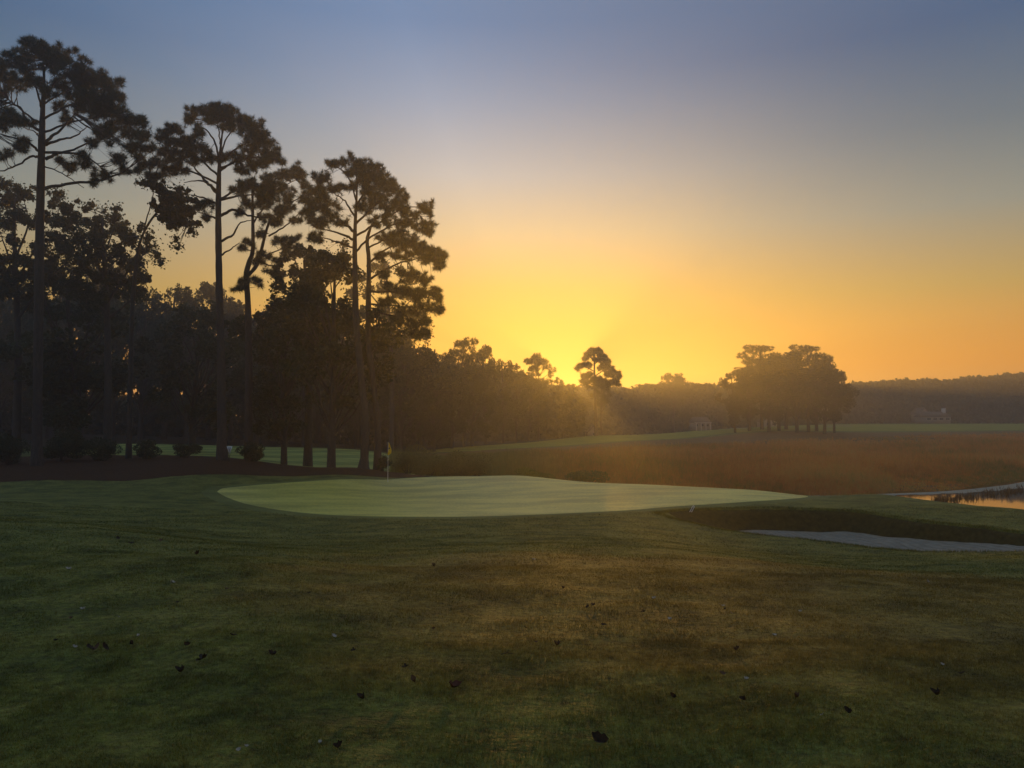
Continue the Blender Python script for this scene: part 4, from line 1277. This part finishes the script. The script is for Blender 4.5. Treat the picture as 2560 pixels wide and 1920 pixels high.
# ------------------------------------------------------------------ far buildings
def house(name, label, px, py_base, D, wpx, hpx, depth=5.0, roof_h=1.6, gable_front=False, chimney=False, porch=False, nwin=3):
    b = P(px, py_base, D)
    k = D / F
    W, H = wpx * k, hpx * k
    z0 = b[2] - .6
    r = link(name, None, label=label, cat='house', loc=(b[0], D, z0))
    a = Acc(); a.box((-W / 2, 0, 0), (W / 2, depth, H + .6))
    if gable_front:
        a.add([(-W / 2, 0, H + .6), (W / 2, 0, H + .6), (0, 0, H + .6 + roof_h), (-W / 2, depth, H + .6), (W / 2, depth, H + .6), (0, depth, H + .6 + roof_h)], T=[[0, 1, 2], [4, 3, 5]])
    link('wall', a.mesh('wall', M['wall']), r)
    a = Acc()
    e = .35
    zt = H + .6
    if gable_front:
        for s in (-1, 1):
            sl = roof_h / (W / 2)
            p0 = (s * (W / 2 + e), -e, zt - e * sl); p1 = (0, -e, zt + roof_h + .02); p2 = (0, depth + e, zt + roof_h + .02); p3 = (s * (W / 2 + e), depth + e, zt - e * sl)
            q = np.array([p0, p1, p2, p3])
            a.add(np.concatenate([q, q + (0, 0, .14)]), [[0, 1, 2, 3], [4, 7, 6, 5], [0, 4, 5, 1], [1, 5, 6, 2], [2, 6, 7, 3], [3, 7, 4, 0]])
    else:
        a.add([(-W / 2 - e, -e, zt), (W / 2 + e, -e, zt), (W / 2 + e, depth + e, zt), (-W / 2 - e, depth + e, zt), (-W / 2 + .2, depth / 2, zt + roof_h), (W / 2 - .2, depth / 2, zt + roof_h)],
              [[0, 1, 5, 4], [2, 3, 4, 5], [3, 2, 1, 0]], [[0, 4, 3], [1, 2, 5]])
    rf = link('roof', a.mesh('roof', M['roof']), r)
    if chimney:
        a = Acc(); a.box((W * .38, depth * .35, zt), (W * .38 + .8, depth * .55, zt + roof_h + 1.1))
        link('chimney', a.mesh('chimney', M['trim']), rf)
    for i in range(nwin):
        x = (i + .5) / nwin * W - W / 2
        a = Acc(); a.box((x - W * .1, -.05, .6 + H * .3), (x + W * .1, -.003, .6 + H * .8))
        wf = link('window', a.mesh('window', M['trim']), r)
        a = Acc(); a.box((x - W * .08, -.07, .6 + H * .34), (x + W * .08, -.052, .6 + H * .76))
        link('pane', a.mesh('pane', M['glass']), wf)
    if porch:
        for i in range(4):
            x = -W / 2 + W * (i + .2) / 3.4
            a = Acc(); a.tube([(x, -1.4, 0), (x, -1.4, H + .55)], [.11, .11], 8)
            link('porch_post', a.mesh('porch_post', M['trim'], True), r)
        a = Acc(); a.box((-W / 2, -1.6, H + .55), (W / 2, -.36, H + .72))
        link('porch_roof', a.mesh('porch_roof', M['trim']), r)
    return r
house('shed', 'small gabled pale shed behind the lone sunrise pine', 1484, 1092, 176, 24, 13, 4.0, 1.1, True, nwin=1)
house('shed', 'low flat pale shed left of the gabled shed', 1456, 1091, 178, 22, 9, 3.0, .5, False, nwin=2)
house('house', 'hazy house with porch posts left of the tree clump', 1756, 1071, 215, 40, 14, 6.0, 1.6, False, porch=True)
house('house', 'pale house glimpsed between the trunks of the tree clump', 1928, 1070, 212, 36, 18, 6.0, 1.6, True, nwin=2)
house('house', 'pale hazy house with chimney before the far wood on the right', 2346, 1054, 252, 62, 12, 7.0, 1.7, False, chimney=True, nwin=4)
house('house', 'dim hazy house left of the chimneyed house', 2312, 1053, 258, 22, 20, 6.0, 1.8, True, nwin=1)

def strip(name, label, pts, D, th, mat, kind='structure'):
    a_ = np.array([P(px, py, D)[:2] for px, py in pts])
    near = [tuple(p) for p in a_]
    far = [(p[0], p[1] + th) for p in a_]
    return link(name, loft_sheet(name, near, far, 24, 5, .12, mat), kind=kind)
strip('far_bunker_sand', None, [(2105, 1067), (2120, 1066), (2138, 1067)], 196, 5, M['sand'])
strip('far_bunker_sand', None, [(1815, 1073), (1850, 1072), (1885, 1070)], 178, 9, M['sand'])
strip('far_bunker_sand', None, [(2066, 1067), (2080, 1067), (2095, 1068)], 190, 5, M['sand'])

# ------------------------------------------------------------------ fallen leaves
def leaf_star(seed, curl):
    rng = np.random.RandomState(seed)
    V = [(0, 0, 0)]
    n = 20
    for i in range(n):
        a_ = 2 * math.pi * i / n
        lobe = abs(math.cos(2.5 * a_)) ** .9
        r = .24 + .26 * lobe * (1 + .15 * rng.normal())
        z = curl * (r ** 2) * (1.6 + .9 * math.sin(a_ * 2 + seed)) + .03 * rng.normal()
        V.append((math.cos(a_) * r, math.sin(a_) * r, z))
    T = [[0, i + 1, (i + 1) % n + 1] for i in range(n)]
    return V, T
def leaf_oval(seed, curl):
    rng = np.random.RandomState(seed)
    V, T = [], []
    m = 8
    for i in range(m + 1):
        t = i / m
        w = .30 * math.sin(math.pi * min(1, max(.02, t)) ** .8) + .006
        zc = curl * .35 * (t - .5) ** 2 * 4 + .02 * rng.normal()
        V += [(t - .5, -w, zc + curl * .7 * w), (t - .5, 0, zc), (t - .5, w, zc + curl * (.9 + .3 * rng.normal()) * w)]
    for i in range(m):
        for c in (0, 1):
            p = i * 3 + c
            T += [[p, p + 3, p + 4], [p, p + 4, p + 1]]
    return V, T
def stem(V, T, x0):
    n = len(V)
    V = list(V) + [(x0, -.012, .0), (x0, .012, .0), (x0 - .28, .02, .07), (x0 - .28, .03, .07)]
    return V, list(T) + [[n, n + 1, n + 2], [n + 1, n + 3, n + 2]]
LEAFM = {}
def leaf_mesh(kind, mat):
    key = (kind, mat)
    if key not in LEAFM:
        V, T = {'star': lambda: stem(*leaf_star(3, .7), -.2), 'starb': lambda: stem(*leaf_oval(9, 1.9), -.5), 'oval': lambda: stem(*leaf_oval(4, .7), -.5), 'curl': lambda: stem(*leaf_oval(6, 1.5), -.5)}[kind]()
        LEAFM[key] = mesh('fallen_leaf', V, np.array(T), M[mat])
    return LEAFM[key]
# pixel, size in photo pixels, shape, colour, tilt, label
LV = [
 (1505, 1866, 46, 'curl', 'leaf_dark', .35, 'largest dark curled leaf, nearest the bottom edge of the picture'),
 (1136, 1727, 34, 'curl', 'leaf_red', .25, 'red-brown fallen leaf with a white highlight at its tip'),
 (505, 1656, 32, 'star', 'leaf_dark', .5, 'large dark star-shaped leaf standing up on the left slope'),
 (452, 1688, 24, 'starb', 'leaf_dark', .3, 'dark leaf just below the large star-shaped leaf'),
 (465, 1624, 18, 'curl', 'leaf_dark', 1.2, 'dark leaf standing upright above the large star-shaped leaf'),
 (333, 1620, 17, 'starb', 'leaf_dark', .7, 'dark crumpled leaf right of the low row of leaves'),
 (225, 1626, 26, 'oval', 'leaf_dark', .1, 'dark flat leaf at the left end of the low row'),
 (243, 1624, 24, 'oval', 'leaf_brown', .15, 'brownish leaf in the middle of the low row'),
 (262, 1624, 24, 'oval', 'leaf_dark', .1, 'dark flat leaf at the right end of the low row'),
 (187, 1627, 13, 'curl', 'leaf_pale', .4, 'small pale-tipped leaf left of the low row'),
 (140, 1607, 18, 'oval', 'leaf_dark', .1, 'flat dark leaf close to the left edge'),
 (346, 1599, 12, 'curl', 'leaf_pale', .3, 'small pale leaf above the dark crumpled leaf'),
 (208, 1530, 13, 'curl', 'leaf_pale', .3, 'small pale leaf high on the left slope, upper of two'),
 (179, 1551, 17, 'oval', 'leaf_brown', .2, 'brown leaf high on the left slope, lower of two'),
 (296, 1550, 7, 'curl', 'leaf_pale', .2, 'tiny pale fleck of leaf right of the brown slope leaf'),
 (172, 1429, 14, 'curl', 'leaf_pale', .3, 'pale leaf far up the left slope near the edge'),
 (428, 1463, 15, 'curl', 'leaf_pale', .4, 'pale leaf in the middle of the left slope'),
 (444, 1512, 12, 'oval', 'leaf_dark', .3, 'small dark leaf below the pale mid-slope leaf'),
 (567, 1477, 14, 'oval', 'leaf_brown', .2, 'small light-edged leaf right of the mid-slope pale leaf'),
 (493, 1389, 14, 'starb', 'leaf_dark', .4, 'dark leaf just under the crest of the left mound'),
 (329, 1361, 16, 'oval', 'leaf_dark', .1, 'flat dark leaf on the mound crest, right of a pair'),
 (295, 1349, 15, 'oval', 'leaf_dark', .1, 'flat dark leaf on the mound crest, left of a pair'),
 (403, 1353, 12, 'star', 'leaf_brown', .3, 'tiny spiky leaf on the crest of the left mound'),
 (583, 1594, 20, 'oval', 'leaf_dark', .1, 'flat dark leaf lying level right of the star-shaped leaf'),
 (682, 1645, 23, 'curl', 'leaf_dark', .25, 'dark slanted leaf well right of the star-shaped leaf'),
 (632, 1657, 8, 'oval', 'leaf_dark', .2, 'tiny dark leaf between star-shaped and slanted leaves'),
 (836, 1600, 14, 'curl', 'leaf_pale', .3, 'pale-topped leaf left of centre on the green turf'),
 (883, 1633, 14, 'star', 'leaf_dark', .3, 'dark leaf just below the pale-topped centre-left leaf'),
 (773, 1487, 14, 'oval', 'leaf_dark', .05, 'flat sliver of dark leaf under the centre-left crest'),
 (865, 1420, 11, 'oval', 'leaf_brown', .3, 'brown leaf where the tawny grass begins on the left'),
 (595, 1888, 15, 'curl', 'leaf_pale', .3, 'pale leaf fragment at the bottom, left of a pair'),
 (615, 1880, 12, 'curl', 'leaf_pale', .6, 'pale leaf fragment at the bottom, right of a pair'),
 (802, 1870, 15, 'curl', 'leaf_pale', .3, 'single pale fragment at the bottom left of centre'),
 (847, 1881, 24, 'starb', 'leaf_dark', .6, 'dark leaf beside the single pale bottom fragment'),
 (908, 1758, 24, 'starb', 'leaf_dark', .6, 'dark ragged leaf low on the left of centre'),
 (1013, 1675, 18, 'star', 'leaf_dark', .3, 'small dark star leaf above the red-brown leaf'),
 (1036, 1714, 22, 'starb', 'leaf_brown', .35, 'brown crumpled leaf just left of the red-brown leaf'),
 (1084, 1579, 10, 'curl', 'leaf_brown', .4, 'small leaf at the border of green and tawny grass'),
 (1314, 1575, 13, 'oval', 'leaf_dark', .1, 'flat dark leaf in the centre of the tawny grass'),
 (1340, 1612, 12, 'oval', 'leaf_brown', .3, 'brown leaf left of the crumpled centre leaf'),
 (1393, 1620, 18, 'starb', 'leaf_brown', .3, 'crumpled brown leaf in the centre foreground'),
 (1510, 1568, 15, 'oval', 'leaf_dark', .1, 'flat dark leaf right of the centre foreground'),
 (1469, 1522, 15, 'oval', 'leaf_dark', .1, 'dark leaf, left of two touching leaves on tawny grass'),
 (1485, 1519, 13, 'curl', 'leaf_brown', .4, 'light-tipped leaf, right of two touching leaves on tawny grass'),
 (1408, 1477, 13, 'curl', 'leaf_brown', .4, 'small leaf upper middle of the tawny grass'),
 (1334, 1404, 9, 'curl', 'leaf_pale', .4, 'white fleck of leaf below the middle of the green'),
 (1086, 1420, 14, 'starb', 'leaf_brown', .3, 'brown leaf near the top of the tawny grass, left'),
 (1636, 1502, 11, 'curl', 'leaf_pale', .3, 'pale leaf upper right of the tawny grass middle'),
 (1608, 1536, 14, 'star', 'leaf_dark', .5, 'dark upright leaf left of the slanting pale leaf'),
 (1677, 1556, 12, 'curl', 'leaf_pale', .6, 'slanting pale leaf right of the centre'),
 (1808, 1520, 13, 'oval', 'leaf_pale', .2, 'pale leaf, upper of a close trio on the right'),
 (1812, 1528, 10, 'oval', 'leaf_dark', .2, 'dark leaf, middle of a close trio on the right'),
 (1828, 1538, 11, 'oval', 'leaf_pale', .3, 'pale leaf, lower of a close trio on the right'),
 (2002, 1535, 9, 'curl', 'leaf_pale', .4, 'white fleck of leaf right of the close trio'),
 (2318, 1458, 9, 'curl', 'leaf_pale', .3, 'lone white fleck of leaf below the bunker'),
 (1936, 1594, 16, 'oval', 'leaf_pale', .15, 'pale flat leaf below the close trio, to the right'),
 (1841, 1632, 16, 'starb', 'leaf_brown', .3, 'dull brown leaf below the close trio'),
 (1805, 1691, 22, 'oval', 'leaf_brown', .15, 'long brown leaf with pale edge, right of centre'),
 (1865, 1707, 13, 'curl', 'leaf_pale', .3, 'pale curled leaf below the long brown leaf'),
 (1864, 1762, 19, 'starb', 'leaf_dark', .9, 'dark leaf standing upright at the edge of the green grass'),
 (1990, 1754, 20, 'starb', 'leaf_brown', .3, 'brown crumpled leaf right of the upright dark leaf'),
 (2057, 1797, 13, 'oval', 'leaf_pale', .6, 'thin pale sliver of leaf low on the right'),
 (2123, 1793, 22, 'starb', 'leaf_dark', .4, 'dark arched leaf right of the thin pale sliver'),
 (2343, 1746, 24, 'starb', 'leaf_dark', .3, 'dark leaf with pale top edge near the right side'),
 (2357, 1671, 10, 'curl', 'leaf_pale', .4, 'white fleck of leaf above the pale-edged dark leaf'),
 (2406, 1690, 18, 'oval', 'leaf_dark', .05, 'flat dark sliver of leaf near the right edge'),
 (1684, 1754, 18, 'starb', 'leaf_dark', .7, 'dark ragged leaf low, between centre and upright dark leaf'),
]
rl = np.random.RandomState(80)
def ground_hit(px, py):
    Ds = np.geomspace(2.5, 30, 3000)
    p = PV(np.full(3000, px), np.full(3000, py), Ds)
    g = ground_z(p[:, 0], p[:, 1])
    i = np.argmax(p[:, 2] <= g)
    return p[i, 0], p[i, 1], g[i]
for (px, py, s, kind, mat, tilt, lab) in LV:
    x, y, z = ground_hit(px, py + s * .15)
    size = s * y / F
    o = link('fallen_leaf', leaf_mesh(kind, mat), label=lab, cat='leaf', group='fallen leaves on the turf', loc=(x, y, z + .022 + size * .25 * tilt))
    o.scale = (size,) * 3
    o.rotation_euler = (tilt * .7 + rl.normal() * .15, rl.normal() * .3, rl.uniform(-1.2, 1.2))
# a twig on the turf, a weed stem on the right
x, y, z = ground_hit(1268, 1643)
a = Acc()
a.tube([(-.045, 0, .02), (0, .005, .028), (.05, 0, .022)], [.003, .0028, .0015], 5)
a.tube([(-.005, .003, .027), (.012, .0, .05)], [.002, .001], 4)
link('twig', a.mesh('twig', M['twig'], True), label='short forked twig lying in the tawny grass left of centre', cat='twig', loc=(x, y, z))
x, y, z = ground_hit(2494, 1742)
k = y / F
a = Acc()
a.tube([(0, 0, -.01), (.003, 0, 18 * k), (-.004, 0, 38 * k)], [.0018, .0014, .001], 5)
a.add([(-.012, 0, 38 * k), (.006, .004, 37 * k), (-.003, 0, 42 * k), (.004, -.006, 35 * k)], T=[[0, 1, 2], [1, 3, 2]])
link('weed_stem', a.mesh('weed_stem', M['blade']), label='single thin weed stem standing near the right edge', cat='weed', loc=(x, y, z))

# ------------------------------------------------------------------ morning haze
a = Acc()
a.box((-640, -110, -6.0), (640, 690, 34.0))
hm = bpy.data.materials.new('morning_haze')
hm.use_nodes = True
hn = hm.node_tree
hn.nodes.remove(hn.nodes['Principled BSDF'])
pv = hn.nodes.new('ShaderNodeVolumePrincipled')
pv.inputs['Color'].default_value = (.88, .93, .97, 1)
pv.inputs['Density'].default_value = .0018
pv.inputs['Anisotropy'].default_value = .70
hn.links.new(pv.outputs[0], hn.nodes['Material Output'].inputs['Volume'])
link('haze', a.mesh('haze', hm), label='thin golden morning haze over the whole course', cat='haze', kind='stuff')
